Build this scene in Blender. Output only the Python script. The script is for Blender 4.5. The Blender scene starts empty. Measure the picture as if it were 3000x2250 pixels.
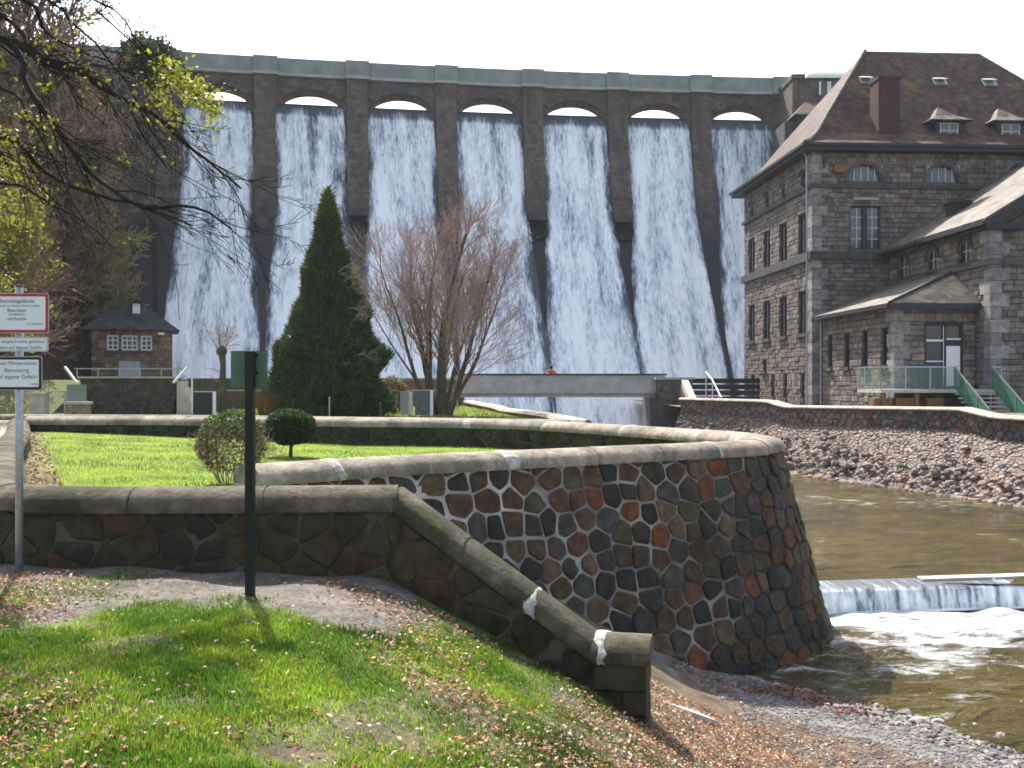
import bpy, math, random
import numpy as np
from mathutils import Vector, Matrix, noise as mnoise

rnd = random.Random(11)
nrs = np.random.RandomState(5)
sc = bpy.context.scene
col = sc.collection

# ------------------------------------------------------------------ camera, sky, sun, exposure
cam = bpy.data.objects.new('camera', bpy.data.cameras.new('camera'))
col.objects.link(cam)
cam.location = (0, 0, 0)                       # eye height is the zero level of the place
cam.rotation_euler = (math.radians(90), 0, 0)
cam.data.sensor_width = 36.0
cam.data.lens = 35.2
cam.data.clip_start = 0.05
cam.data.clip_end = 3000
sc.camera = cam

SUN_AZ, SUN_EL = math.radians(-20), math.radians(50)
sun_dir = Vector((math.sin(SUN_AZ) * math.cos(SUN_EL), math.cos(SUN_AZ) * math.cos(SUN_EL), math.sin(SUN_EL)))
wd = bpy.data.worlds.new('World'); sc.world = wd; wd.use_nodes = True
wn = wd.node_tree; bg = wn.nodes['Background']
sky = wn.nodes.new('ShaderNodeTexSky'); sky.sky_type = 'NISHITA'; sky.sun_disc = False
sky.sun_elevation = SUN_EL; sky.sun_rotation = SUN_AZ; sky.dust_density = 3.0; sky.air_density = 1.0; sky.altitude = 300
hz_ = wn.nodes.new('ShaderNodeHueSaturation'); hz_.inputs['Saturation'].default_value = 0.6      # thin bright overcast veil
wn.links.new(sky.outputs[0], hz_.inputs['Color']); wn.links.new(hz_.outputs[0], bg.inputs[0]); bg.inputs[1].default_value = 0.15
sl = bpy.data.lights.new('sun', 'SUN'); sl.energy = 4.6; sl.angle = math.radians(0.53); sl.color = (1.0, 0.95, 0.87)
so = bpy.data.objects.new('sun', sl); col.objects.link(so)
so.rotation_euler = sun_dir.to_track_quat('Z', 'Y').to_euler()
vs = sc.view_settings
vs.view_transform = 'Standard'; vs.look = 'None'; vs.gamma = 1.0; vs.use_curve_mapping = False
vs.exposure = 1.2
sc.cycles.use_denoising = True
sc.cycles.max_bounces = 6
sc.cycles.filter_width = 1.7

# ------------------------------------------------------------------ helpers
def tag(o, label=None, cat=None, group=None, kind=None):
    if label: o['label'] = label
    if cat: o['category'] = cat
    if group: o['group'] = group
    if kind: o['kind'] = kind
    return o

def thing(name, loc, label, cat, group=None, rz=0.0):
    o = bpy.data.objects.new(name, None); col.objects.link(o)
    o.empty_display_size = 0.3
    o.location = loc; o.rotation_euler = (0, 0, rz)
    return tag(o, label, cat, group)

def copy_tree(o, parent=None):
    c = o.copy(); col.objects.link(c)
    if parent is not None: c.parent = parent
    for ch in list(o.children): copy_tree(ch, c)
    return c

def wloc(o):
    v = Vector((0, 0, 0))
    while o is not None: v += o.location; o = o.parent
    return np.array(v)

class MB:
    """collects faces for ONE mesh object"""
    def __init__(s): s.v = []; s.f = []; s.c = []; s.m = []; s.cur = (1, 1, 1); s.mi = 0
    def face(s, pts):
        b = len(s.v); s.v.extend(tuple(p) for p in pts); s.f.append(tuple(range(b, b + len(pts)))); s.c.append(s.cur); s.m.append(s.mi)
    def idx(s, verts, faces):
        b = len(s.v); s.v.extend(tuple(p) for p in verts)
        for f in faces: s.f.append(tuple(i + b for i in f)); s.c.append(s.cur); s.m.append(s.mi)
    def box(s, lo, hi, M=None):
        x0, y0, z0 = lo; x1, y1, z1 = hi
        vs_ = [(x0,y0,z0),(x1,y0,z0),(x1,y1,z0),(x0,y1,z0),(x0,y0,z1),(x1,y0,z1),(x1,y1,z1),(x0,y1,z1)]
        if M is not None: vs_ = [tuple(M @ Vector(p)) for p in vs_]
        s.idx(vs_, [(0,3,2,1),(4,5,6,7),(0,1,5,4),(1,2,6,5),(2,3,7,6),(3,0,4,7)])
    def prism(s, poly, off):
        """poly: 3d points, off: Vector; closed prism"""
        n = len(poly); o = Vector(off)
        a = [Vector(p) for p in poly]; b = [p + o for p in a]
        s.idx(a + b, [tuple(range(n))[::-1], tuple(range(n, 2 * n))] + [(i, (i + 1) % n, n + (i + 1) % n, n + i) for i in range(n)])
    def bar(s, p, q, w, h=None):
        p = Vector(p); q = Vector(q); h = h or w
        d = (q - p).normalized(); up = Vector((0, 0, 1)) if abs(d.z) < 0.95 else Vector((0, 1, 0))
        a = d.cross(up).normalized() * (w / 2); b = a.cross(d).normalized() * (h / 2)
        vs_ = [p - a - b, p + a - b, p + a + b, p - a + b, q - a - b, q + a - b, q + a + b, q - a + b]
        s.idx(vs_, [(0,1,2,3),(7,6,5,4),(0,4,5,1),(1,5,6,2),(2,6,7,3),(3,7,4,0)])
    def tube(s, pts, radii, n=6, cap=True):
        pts = [Vector(p) for p in pts]; rings = []
        b = len(s.v); k = len(pts)
        for i, p in enumerate(pts):
            d = (pts[min(i + 1, k - 1)] - pts[max(i - 1, 0)])
            if d.length < 1e-9: d = Vector((0, 0, 1))
            d.normalize()
            a = d.cross(Vector((0.31, 0.87, 0.38)) if abs(d.z) < 0.9 else Vector((1, 0, 0))).normalized()
            c = d.cross(a); r = radii[i]
            for j in range(n):
                t = 2 * math.pi * j / n
                s.v.append(tuple(p + a * (math.cos(t) * r) + c * (math.sin(t) * r)))
        for i in range(k - 1):
            for j in range(n):
                s.f.append((b + i * n + j, b + i * n + (j + 1) % n, b + (i + 1) * n + (j + 1) % n, b + (i + 1) * n + j)); s.c.append(s.cur); s.m.append(s.mi)
        if cap:
            s.f.append(tuple(b + j for j in range(n))[::-1]); s.c.append(s.cur); s.m.append(s.mi)
            s.f.append(tuple(b + (k - 1) * n + j for j in range(n))); s.c.append(s.cur); s.m.append(s.mi)
    def lathe(s, prof, c, n=12):
        c = Vector(c); b = len(s.v)
        for r, z in prof:
            for j in range(n):
                t = 2 * math.pi * j / n; s.v.append((c.x + r * math.cos(t), c.y + r * math.sin(t), c.z + z))
        for i in range(len(prof) - 1):
            for j in range(n):
                s.f.append((b + i*n + j, b + i*n + (j+1) % n, b + (i+1)*n + (j+1) % n, b + (i+1)*n + j)); s.c.append(s.cur); s.m.append(s.mi)
    def build(s, name, mat, parent=None, origin=None, smooth=False, local=False):
        """verts are world coordinates unless local; the origin goes to `origin` (or the base centre of a top-level mesh)"""
        V = np.array(s.v, dtype=np.float64).reshape(-1, 3)
        if parent is not None and not local: V = V - wloc(parent)
        loc = np.zeros(3)
        if origin == 'own': loc = V.mean(0)
        elif origin is not None: loc = np.array(origin, dtype=float)
        elif parent is None:
            lo, hi = V.min(0), V.max(0); loc = np.array([(lo[0] + hi[0]) / 2, (lo[1] + hi[1]) / 2, lo[2]])
        V = V - loc
        me = bpy.data.meshes.new(name)
        me.from_pydata(V.tolist(), [], s.f)
        mats = mat if isinstance(mat, (list, tuple)) else [mat]
        for m in mats: me.materials.append(m)
        if len(mats) > 1: me.polygons.foreach_set('material_index', s.m)
        ca = me.color_attributes.new('Col', 'FLOAT_COLOR', 'CORNER')
        cnt = [len(f) for f in s.f]
        C = np.repeat(np.array([tuple(c) + (1.0,) for c in s.c], dtype=np.float32), cnt, axis=0)
        ca.data.foreach_set('color', C.ravel())
        if smooth: me.polygons.foreach_set('use_smooth', [True] * len(s.f))
        me.update()
        if smooth == 'auto': me.set_sharp_from_angle(angle=math.radians(38))
        o = bpy.data.objects.new(name, me); col.objects.link(o); o.location = loc
        if parent is not None: o.parent = parent
        return o

def array_mesh(name, V, F, C, mat, parent=None, smooth=False, kind=None):
    """numpy verts (n,3) world, faces (m,k), per-vertex colours (n,3)"""
    V = np.asarray(V, dtype=np.float64); F = np.asarray(F, dtype=np.int32)
    if parent is not None: base = wloc(parent); loc = np.zeros(3)
    else:
        lo, hi = V.min(0), V.max(0); base = np.array([(lo[0] + hi[0]) / 2, (lo[1] + hi[1]) / 2, lo[2]]); loc = base
    V = V - base
    me = bpy.data.meshes.new(name); k = F.shape[1]
    me.vertices.add(len(V)); me.vertices.foreach_set('co', V.astype(np.float32).ravel())
    me.loops.add(F.size); me.loops.foreach_set('vertex_index', F.ravel())
    me.polygons.add(len(F)); me.polygons.foreach_set('loop_start', np.arange(0, F.size, k, dtype=np.int32))
    me.polygons.foreach_set('loop_total', np.full(len(F), k, dtype=np.int32))
    me.update(calc_edges=True)
    if C is not None:
        ca = me.color_attributes.new('Col', 'FLOAT_COLOR', 'POINT')
        ca.data.foreach_set('color', np.concatenate([C, np.ones((len(C), 1))], 1).astype(np.float32).ravel())
    me.materials.append(mat)
    if smooth: me.polygons.foreach_set('use_smooth', np.ones(len(F), dtype=bool))
    o = bpy.data.objects.new(name, me); col.objects.link(o); o.location = loc
    if parent is not None: o.parent = parent
    if kind: o['kind'] = kind
    return o

def fbm(x, y, z=0.0, octv=3):
    return mnoise.fractal(Vector((x, y, z)), 1.0, 2.0, octv)

def grid_mesh(name, X, Y, Zf, mat, colf=None, kind='structure', parent=None, smooth=True):
    xs, ys = np.meshgrid(X, Y); zs = Zf(xs, ys)
    V = np.stack([xs.ravel(), ys.ravel(), np.broadcast_to(zs, xs.shape).ravel()], 1)
    nx, ny = len(X), len(Y); i = np.arange(nx * ny).reshape(ny, nx)
    F = np.stack([i[:-1, :-1].ravel(), i[:-1, 1:].ravel(), i[1:, 1:].ravel(), i[1:, :-1].ravel()], 1)
    C = colf(V) if colf else np.ones((len(V), 3))
    return array_mesh(name, V, F, C, mat, parent, smooth, kind)

# ------------------------------------------------------------------ materials
class Mat:
    def __init__(s, name, rough=0.8, spec=0.3):
        s.m = bpy.data.materials.new(name); s.m.use_nodes = True; s.t = s.m.node_tree; s.b = s.t.nodes['Principled BSDF']
        s.b.inputs['Roughness'].default_value = rough; s.b.inputs['Specular IOR Level'].default_value = spec
        s.geo = None
    def n(s, ty, **kw):
        x = s.t.nodes.new(ty)
        for k, v in kw.items(): setattr(x, k, v)
        return x
    def lk(s, a, b): s.t.links.new(a, b)
    def pos(s):
        if s.geo is None: s.geo = s.n('ShaderNodeNewGeometry')
        return s.geo.outputs['Position']
    def mapped(s, scale):
        mp = s.n('ShaderNodeMapping'); mp.inputs['Scale'].default_value = scale
        s.lk(s.pos(), mp.inputs['Vector']); return mp.outputs[0]
    def noise(s, scale, detail=3, rough=0.55, vec=None, dist=0.0):
        x = s.n('ShaderNodeTexNoise'); x.inputs['Scale'].default_value = scale; x.inputs['Detail'].default_value = detail
        x.inputs['Roughness'].default_value = rough; x.inputs['Distortion'].default_value = dist
        s.lk(vec if vec is not None else s.pos(), x.inputs['Vector']); return x.outputs['Fac']
    def ramp(s, fac, stops, interp='LINEAR'):
        x = s.n('ShaderNodeValToRGB'); r = x.color_ramp; r.interpolation = interp
        while len(r.elements) > 1: r.elements.remove(r.elements[0])
        r.elements[0].position = stops[0][0]; r.elements[0].color = tuple(stops[0][1]) + (1,)
        for p, c in stops[1:]:
            e = r.elements.new(p); e.color = tuple(c) + (1,)
        s.lk(fac, x.inputs[0]); return x.outputs[0]
    def bw(s, fac, lo, hi): return s.ramp(fac, [(lo, (0, 0, 0)), (hi, (1, 1, 1))])
    def mix(s, fac, a, b, mode='MIX'):
        x = s.n('ShaderNodeMix', data_type='RGBA', blend_type=mode)
        for val, i in ((fac, 0), (a, 6), (b, 7)):
            if hasattr(val, 'links') or hasattr(val, 'is_linked'): s.lk(val, x.inputs[i])
            else: x.inputs[i].default_value = val if i == 0 else tuple(val) + (1,)
        return x.outputs[2]
    def math(s, op, a, b=0.5):
        x = s.n('ShaderNodeMath', operation=op)
        for val, i in ((a, 0), (b, 1)):
            if hasattr(val, 'is_linked'): s.lk(val, x.inputs[i])
            else: x.inputs[i].default_value = val
        return x.outputs[0]
    def attr(s): x = s.n('ShaderNodeVertexColor', layer_name='Col'); return x.outputs[0]
    def rand(s): return s.n('ShaderNodeObjectInfo').outputs['Random']
    def col(s, c): 
        if hasattr(c, 'is_linked'): s.lk(c, s.b.inputs['Base Color'])
        else: s.b.inputs['Base Color'].default_value = tuple(c) + (1,)
    def bump(s, h, strength=0.5, dist=0.02):
        x = s.n('ShaderNodeBump'); x.inputs['Strength'].default_value = strength; x.inputs['Distance'].default_value = dist
        s.lk(h, x.inputs['Height']); s.lk(x.outputs[0], s.b.inputs['Normal'])
    def rough(s, f): s.lk(f, s.b.inputs['Roughness'])

def plain(name, c, rough=0.6, spec=0.3, metal=0.0, var=0.25, scale=6.0, bump=0.15):
    m = Mat(name, rough, spec); m.b.inputs['Metallic'].default_value = metal
    f = m.noise(scale, 4)
    m.col(m.ramp(f, [(0.3, [x * (1 - var) for x in c]), (0.7, [min(1, x * (1 + var)) for x in c])]))
    if bump: m.bump(m.noise(scale * 5, 3), bump, 0.01)
    return m.m

def stones(name, palette, source='rand', stain=(0.05, 0.045, 0.04), stain_amt=0.5, moss=0.0, bump=0.6, rough=0.85, lichen=0.0, sc_=7.0):
    m = Mat(name, rough, 0.25)
    if source == 'rand':
        n = len(palette); base = m.ramp(m.rand(), [(i / n, c) for i, c in enumerate(palette)], 'CONSTANT')
    else: base = m.attr()
    mott = m.ramp(m.noise(sc_, 5, 0.65), [(0.28, (0.42, 0.42, 0.43)), (0.5, (0.95, 0.95, 0.95)), (0.72, (1.55, 1.48, 1.4))])
    c = m.mix(1.0, base, mott, 'MULTIPLY')
    c = m.mix(m.math('MULTIPLY', m.bw(m.noise(1.3, 5, 0.6), 0.48, 0.72), stain_amt), c, stain)
    if lichen: c = m.mix(m.math('MULTIPLY', m.bw(m.noise(9, 4, 0.7), 0.60, 0.68), lichen), c, (0.42, 0.42, 0.38))
    if moss:
        c = m.mix(m.math('MULTIPLY', m.bw(m.noise(2.2, 5, 0.7), 0.45, 0.6), moss), c, (0.055, 0.075, 0.02))
    m.col(c); m.bump(m.noise(11, 7, 0.7), bump, 0.06)
    return m.m

BAST = [(0.066, 0.061, 0.045), (0.091, 0.059, 0.035), (0.149, 0.059, 0.024), (0.071, 0.053, 0.045), (0.077, 0.066, 0.039), (0.039, 0.033, 0.028), (0.064, 0.064, 0.056), (0.107, 0.056, 0.032), (0.053, 0.047, 0.039), (0.117, 0.083, 0.049), (0.048, 0.043, 0.034), (0.032, 0.029, 0.025), (0.08, 0.053, 0.034)]
M = {}
M['bastion_stone'] = stones('bastion_stone', BAST, stain=(0.022, 0.02, 0.018), stain_amt=0.65, bump=0.9)
M['bastion_attr'] = stones('bastion_stone_mass', BAST, 'attr', stain=(0.025, 0.024, 0.022), stain_amt=0.6, moss=0.5)
def _mortar():
    m = Mat('mortar', 0.9, 0.2)
    sx = m.n('ShaderNodeSeparateXYZ'); m.lk(m.pos(), sx.inputs[0])
    # fresh pale pointing high up on the landward end, old dark joints towards the water
    f = m.math('ADD', m.noise(0.75, 5, 0.65), m.math('ADD', m.math('MULTIPLY', sx.outputs[0], -0.045), m.math('MULTIPLY', m.math('ADD', sx.outputs[2], 2.6), 0.05)))
    m.col(m.mix(m.bw(m.noise(12, 4), 0.3, 0.7), m.ramp(f, [(0.33, (0.05, 0.045, 0.04)), (0.62, (0.50, 0.475, 0.44))]), m.ramp(f, [(0.33, (0.03, 0.027, 0.024)), (0.62, (0.36, 0.34, 0.31))])))
    m.bump(m.noise(30, 4), 0.4, 0.02); return m.m
M['mortar'] = _mortar()
M['dark_mortar'] = plain('dark_mortar', (0.065, 0.055, 0.042), 0.9, var=0.6, scale=3)
M['garden_stone'] = stones('garden_wall_stone', [(0.046,0.033,0.020),(0.055,0.039,0.023),(0.034,0.026,0.019),(0.058,0.032,0.019),(0.030,0.026,0.020),(0.05,0.04,0.028)], stain=(0.022,0.021,0.016), stain_amt=0.8, moss=0.25)
def _coping():
    m = Mat('coping_stone', 0.85, 0.25)
    r = m.ramp(m.rand(), [(0, (0.30, 0.255, 0.20)), (0.3, (0.36, 0.31, 0.245)), (0.6, (0.26, 0.235, 0.20)), (0.8, (0.35, 0.28, 0.225))], 'CONSTANT')
    c = m.mix(1.0, r, m.ramp(m.noise(8, 5, 0.65), [(0.3, (0.6, 0.6, 0.6)), (0.7, (1.25, 1.25, 1.25))]), 'MULTIPLY')
    c = m.mix(m.math('MULTIPLY', m.bw(m.noise(1.6, 5, 0.65), 0.42, 0.62), 0.7), c, (0.075, 0.07, 0.055))
    m.col(c); m.bump(m.noise(18, 7, 0.7), 0.8, 0.04); return m.m
M['coping'] = _coping()
def _coping2():
    m = Mat('mossy_coping', 0.9, 0.2)
    c = m.ramp(m.noise(7, 5, 0.65), [(0.3, (0.085, 0.07, 0.052)), (0.7, (0.185, 0.158, 0.122))])
    c = m.mix(m.bw(m.noise(1.7, 5, 0.65), 0.42, 0.58), c, (0.05, 0.05, 0.028))
    c = m.mix(m.math('MULTIPLY', m.bw(m.noise(5, 5, 0.7), 0.58, 0.68), 0.8), c, (0.085, 0.10, 0.022))
    m.col(c); m.bump(m.noise(16, 7, 0.7), 0.9, 0.05); return m.m
M['mossy_coping'] = _coping2()
M['lime'] = plain('lime_mortar', (0.36, 0.345, 0.32), 0.9, var=0.5, scale=9)
def _dam():
    m = Mat('dam_stone', 0.9, 0.2)
    br = m.n('ShaderNodeTexBrick'); br.offset = 0.5; br.inputs['Scale'].default_value = 1.0
    br.inputs['Brick Width'].default_value = 0.75; br.inputs['Row Height'].default_value = 0.34; br.inputs['Mortar Size'].default_value = 0.02
    br.inputs['Color1'].default_value = (0.125, 0.102, 0.088, 1); br.inputs['Color2'].default_value = (0.094, 0.083, 0.077, 1); br.inputs['Mortar'].default_value = (0.065, 0.058, 0.054, 1)
    sx = m.n('ShaderNodeSeparateXYZ'); m.lk(m.pos(), sx.inputs[0]); cb = m.n('ShaderNodeCombineXYZ')
    m.lk(sx.outputs[0], cb.inputs[0]); m.lk(sx.outputs[2], cb.inputs[1]); m.lk(cb.outputs[0], br.inputs['Vector'])
    c = m.mix(1.0, br.outputs[0], m.ramp(m.noise(1.5, 6, 0.7), [(0.3, (0.5, 0.5, 0.5)), (0.7, (1.6, 1.5, 1.4))]), 'MULTIPLY')
    st = m.noise(1.0, 4, 0.6, m.mapped((0.9, 0.9, 0.12)))
    c = m.mix(m.math('MULTIPLY', m.bw(st, 0.5, 0.66), 0.6), c, (0.035, 0.036, 0.04))
    wet = m.bw(m.math('ADD', m.math('MULTIPLY', sx.outputs[2], -0.10), m.math('ADD', m.math('MULTIPLY', m.noise(0.5, 4), 0.9), 1.75)), 0.3, 0.85)      # splashed and wet below mid height
    c = m.mix(m.math('MULTIPLY', wet, 0.85), c, (0.028, 0.030, 0.037))
    m.col(c); m.bump(m.noise(3, 5, 0.7), 0.8, 0.08); return m.m
M['dam'] = _dam()
M['outlet_black'] = plain('black_outlet_rim', (0.009, 0.009, 0.011), 0.6, 0.4, var=0.5, scale=1.2)  # near black, so the rim merges with the painted dark mouth
M['parapet'] = plain('parapet_concrete', (0.21, 0.245, 0.23), 0.85, var=0.22, scale=0.7)
M['cornice'] = plain('pale_cornice', (0.34, 0.33, 0.31), 0.85, var=0.2, scale=1)
M['hole'] = plain('dark_recess', (0.008, 0.008, 0.010), 0.9, bump=0)
ASH = [(0.185, 0.153, 0.132), (0.166, 0.143, 0.134), (0.207, 0.171, 0.146), (0.146, 0.128, 0.121), (0.196, 0.159, 0.128), (0.166, 0.141, 0.139), (0.132, 0.116, 0.112), (0.224, 0.188, 0.159)]
M['ashlar'] = stones('ashlar', ASH, 'attr', stain=(0.09, 0.08, 0.075), stain_amt=0.55, sc_=2.5, bump=0.5)
M['ashlar_core'] = plain('wall_core', (0.10, 0.09, 0.08), 0.9, var=0.3, scale=2)
M['trim'] = stones('dark_trim_stone', [(0.085,0.08,0.08),(0.105,0.097,0.093),(0.07,0.07,0.074)], stain_amt=0.5, sc_=3)
M['quoin'] = stones('quoin_stone', [(0.24,0.225,0.225),(0.29,0.275,0.27),(0.20,0.19,0.195)], stain_amt=0.3, sc_=3)
def _roof(name, c1, c2, moss=0.0, cw=0.3, rh=0.22):
    m = Mat(name, 0.75, 0.3)
    c = m.ramp(m.noise(1.2, 6, 0.7), [(0.3, c1), (0.7, c2)])
    v = m.n('ShaderNodeTexVoronoi'); v.inputs['Scale'].default_value = 2.6; m.lk(m.pos(), v.inputs['Vector'])
    g = m.n('ShaderNodeRGBToBW'); m.lk(v.outputs['Color'], g.inputs[0])
    c = m.mix(1.0, c, m.ramp(g.outputs[0], [(0.2, (0.6, 0.6, 0.62)), (0.8, (1.4, 1.32, 1.3))]), 'MULTIPLY')
    if moss: c = m.mix(m.math('MULTIPLY', m.bw(m.noise(0.55, 6, 0.75), 0.52, 0.64), moss), c, (0.16, 0.12, 0.035))
    m.col(c)
    w = m.n('ShaderNodeTexWave', wave_type='BANDS', bands_direction='Z', wave_profile='SAW'); w.inputs['Scale'].default_value = 1.6
    w.inputs['Distortion'].default_value = 0.6; m.lk(m.pos(), w.inputs['Vector'])
    m.bump(w.outputs['Fac'], 0.9, 0.06); return m.m
M['tile_roof'] = _roof('brown_tile_roof', (0.042, 0.028, 0.027), (0.09, 0.05, 0.044), 0.8)
M['slate_roof'] = _roof('grey_slate_roof', (0.10, 0.09, 0.078), (0.165, 0.148, 0.124), 0.25)
M['dark_slate'] = _roof('dark_slate_roof', (0.02, 0.024, 0.032), (0.045, 0.05, 0.06))
M['dark_paint'] = plain('dark_painted_wood', (0.022, 0.024, 0.03), 0.55, var=0.3)
M['brick_red'] = plain('dark_red_brick', (0.062, 0.034, 0.034), 0.9, var=0.35, scale=8)
M['white_paint'] = plain('white_paint', (0.75, 0.75, 0.74), 0.5, var=0.08)
M['dull_white'] = plain('weathered_white_paint', (0.46, 0.47, 0.48), 0.6, var=0.15)
M['door_white'] = plain('white_door', (0.80, 0.80, 0.84), 0.5, var=0.05)
def _glass(name, c, rough=0.08):
    m = Mat(name, rough, 0.6); m.col(m.ramp(m.noise(1.2, 2), [(0.3, [x * 0.7 for x in c]), (0.7, c)])); m.bump(m.noise(0.8, 2), 0.15, 0.03); return m.m
M['pane'] = _glass('dark_window_glass', (0.02, 0.023, 0.028))
M['pane_blue'] = _glass('grey_window_glass', (0.05, 0.06, 0.075))
M['concrete'] = plain('pale_concrete', (0.44, 0.42, 0.40), 0.85, var=0.2, scale=1.5)
M['bright_concrete'] = plain('bright_concrete', (0.44, 0.41, 0.36), 0.85, var=0.2, scale=2.5)
M['steel'] = plain('galvanised_steel', (0.34, 0.36, 0.38), 0.45, 0.5, metal=0.7, var=0.15, scale=30, bump=0.05)
M['green_steel'] = plain('dark_green_post', (0.006, 0.012, 0.008), 0.5, 0.3, var=0.2)
M['green_plate'] = plain('green_plate', (0.06, 0.115, 0.07), 0.5, 0.4, var=0.12, scale=3)
M['sign_white'] = plain('sign_white', (0.68, 0.70, 0.73), 0.4, 0.4, var=0.05, scale=4, bump=0)
M['sign_red'] = plain('sign_red', (0.42, 0.012, 0.03), 0.4, 0.4, var=0.1, bump=0)
M['sign_black'] = plain('sign_black', (0.012, 0.014, 0.018), 0.4, 0.4, var=0.1, bump=0)
M['sign_back'] = plain('sign_grey_edge', (0.42, 0.43, 0.44), 0.5, 0.4, var=0.1, bump=0)
M['ink'] = plain('sign_ink', (0.07, 0.07, 0.08), 0.5, bump=0)
M['blue_bin'] = plain('blue_plastic', (0.01, 0.025, 0.09), 0.45, 0.4, var=0.2)
M['rust_wood'] = plain('weathered_timber', (0.20, 0.10, 0.05), 0.85, var=0.4, scale=10)
M['skin'] = plain('skin', (0.45, 0.28, 0.20), 0.6, var=0.05, bump=0)
M['red_cloth'] = plain('orange_red_jacket', (0.55, 0.09, 0.05), 0.8, var=0.15)
M['dark_cloth'] = plain('dark_trousers', (0.03, 0.03, 0.04), 0.8)
M['hair'] = plain('dark_hair', (0.02, 0.014, 0.01), 0.6)
def _mesh_green():
    m = Mat('green_netting', 0.6, 0.3); m.col((0.04, 0.19, 0.10))
    m.b.inputs['Alpha'].default_value = 0.62; return m.m
M['green_net'] = _mesh_green()
def _pale_net():
    m = Mat('pale_green_glass', 0.35, 0.4); m.col((0.16, 0.27, 0.20)); m.b.inputs['Alpha'].default_value = 0.22; return m.m
M['pale_net'] = _pale_net()
def _bark(name, c1, c2, sc_=10):
    m = Mat(name, 0.9, 0.2); f = m.noise(1.0, 5, 0.65, m.mapped((sc_, sc_, sc_ * 0.25)))
    m.col(m.ramp(f, [(0.3, c1), (0.7, c2)])); m.bump(f, 0.7, 0.03); return m.m
M['bark'] = _bark('grey_bark', (0.045, 0.038, 0.028), (0.13, 0.115, 0.08))
M['twig'] = _bark('reddish_twigs', (0.22, 0.15, 0.13), (0.45, 0.34, 0.30))
def _hill():
    m = Mat('brown_hill_twigs', 0.9, 0.2)
    r = m.ramp(m.rand(), [(0, (0.25, 0.17, 0.12)), (0.25, (0.19, 0.15, 0.12)), (0.5, (0.26, 0.18, 0.14)), (0.7, (0.21, 0.19, 0.08))], 'CONSTANT')
    m.col(m.mix(1.0, r, m.ramp(m.noise(0.9, 4, 0.6), [(0.3, (0.5, 0.5, 0.5)), (0.7, (1.5, 1.45, 1.4))]), 'MULTIPLY')); return m.m
M['wood_twig'] = _hill()
M['branch_dark'] = _bark('dark_branches', (0.012, 0.010, 0.009), (0.04, 0.034, 0.026))
M['hill_twig'] = _bark('brown_hill_twigs', (0.19, 0.14, 0.105), (0.40, 0.30, 0.23), 4)
def _leaf(name, trans=0.4, rough=0.55, hue=True):
    m = Mat(name, rough, 0.3); c = m.attr(); m.col(c)
    tr = m.n('ShaderNodeBsdfTranslucent'); m.lk(c, tr.inputs['Color']); mx = m.n('ShaderNodeMixShader'); mx.inputs[0].default_value = trans
    out = m.t.nodes['Material Output']; m.lk(m.b.outputs[0], mx.inputs[1]); m.lk(tr.outputs[0], mx.inputs[2]); m.lk(mx.outputs[0], out.inputs[0]); return m.m
M['leaf'] = _leaf('leaf', 0.45)
M['needle'] = _leaf('needle_spray', 0.15, 0.65)
M['blade'] = _leaf('grass_blade', 0.5)
M['dead_leaf'] = _leaf('fallen_leaf', 0.12, 0.8)
def _ground():
    m = Mat('turf_and_soil', 0.95, 0.15); c = m.attr()
    c = m.mix(1.0, c, m.ramp(m.noise(18, 5, 0.7), [(0.3, (0.55, 0.55, 0.55)), (0.7, (1.5, 1.5, 1.5))]), 'MULTIPLY')
    m.col(c); m.bump(m.noise(25, 5, 0.7), 0.8, 0.04); return m.m
M['ground'] = _ground()
# ------------------------------------------------------------------ water materials
def _river(name, foam_glint):
    m = Mat(name, 0.09, 0.5 if name == 'running_water' else 0.36); m.b.inputs['IOR'].default_value = 1.33
    base = m.ramp(m.noise(0.35, 3), [(0.35, (0.040, 0.031, 0.006)), (0.65, (0.080, 0.060, 0.010))])
    if foam_glint:  # mask whitens the water: foam, and sky glints painted as colour
        f = m.attr(); sp = m.n('ShaderNodeSeparateColor'); m.lk(f, sp.inputs[0])
        nz = m.noise(1.0, 6, 0.7, m.mapped((1.2, 3.0, 1.0)))
        k = m.math('ADD', m.math('MULTIPLY', sp.outputs[0], 1.15), m.math('MULTIPLY', m.math('SUBTRACT', nz, 0.60), 2.4))
        k = m.bw(k, 0.12, 0.75)
        fo = m.ramp(m.noise(1.0, 6, 0.75, m.mapped((5, 9, 1.0))), [(0.3, (0.42, 0.45, 0.47)), (0.62, (0.88, 0.90, 0.91))])
        m.col(m.mix(k, base, fo)); m.rough(m.math('ADD', m.math('MULTIPLY', k, 0.6), 0.07))
    else: m.col(base)
    h1 = m.noise(1.0, 5, 0.62, m.mapped((1.1, 3.2, 1.0)), 0.6); h2 = m.noise(1.0, 3, 0.6, m.mapped((5, 11, 1.0)))
    m.bump(m.math('ADD', h1, m.math('MULTIPLY', h2, 0.25)), 1.0, 0.30)
    return m.m
M['river_low'] = _river('running_water', True)
M['river_up'] = _river('pool_water', True)
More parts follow.
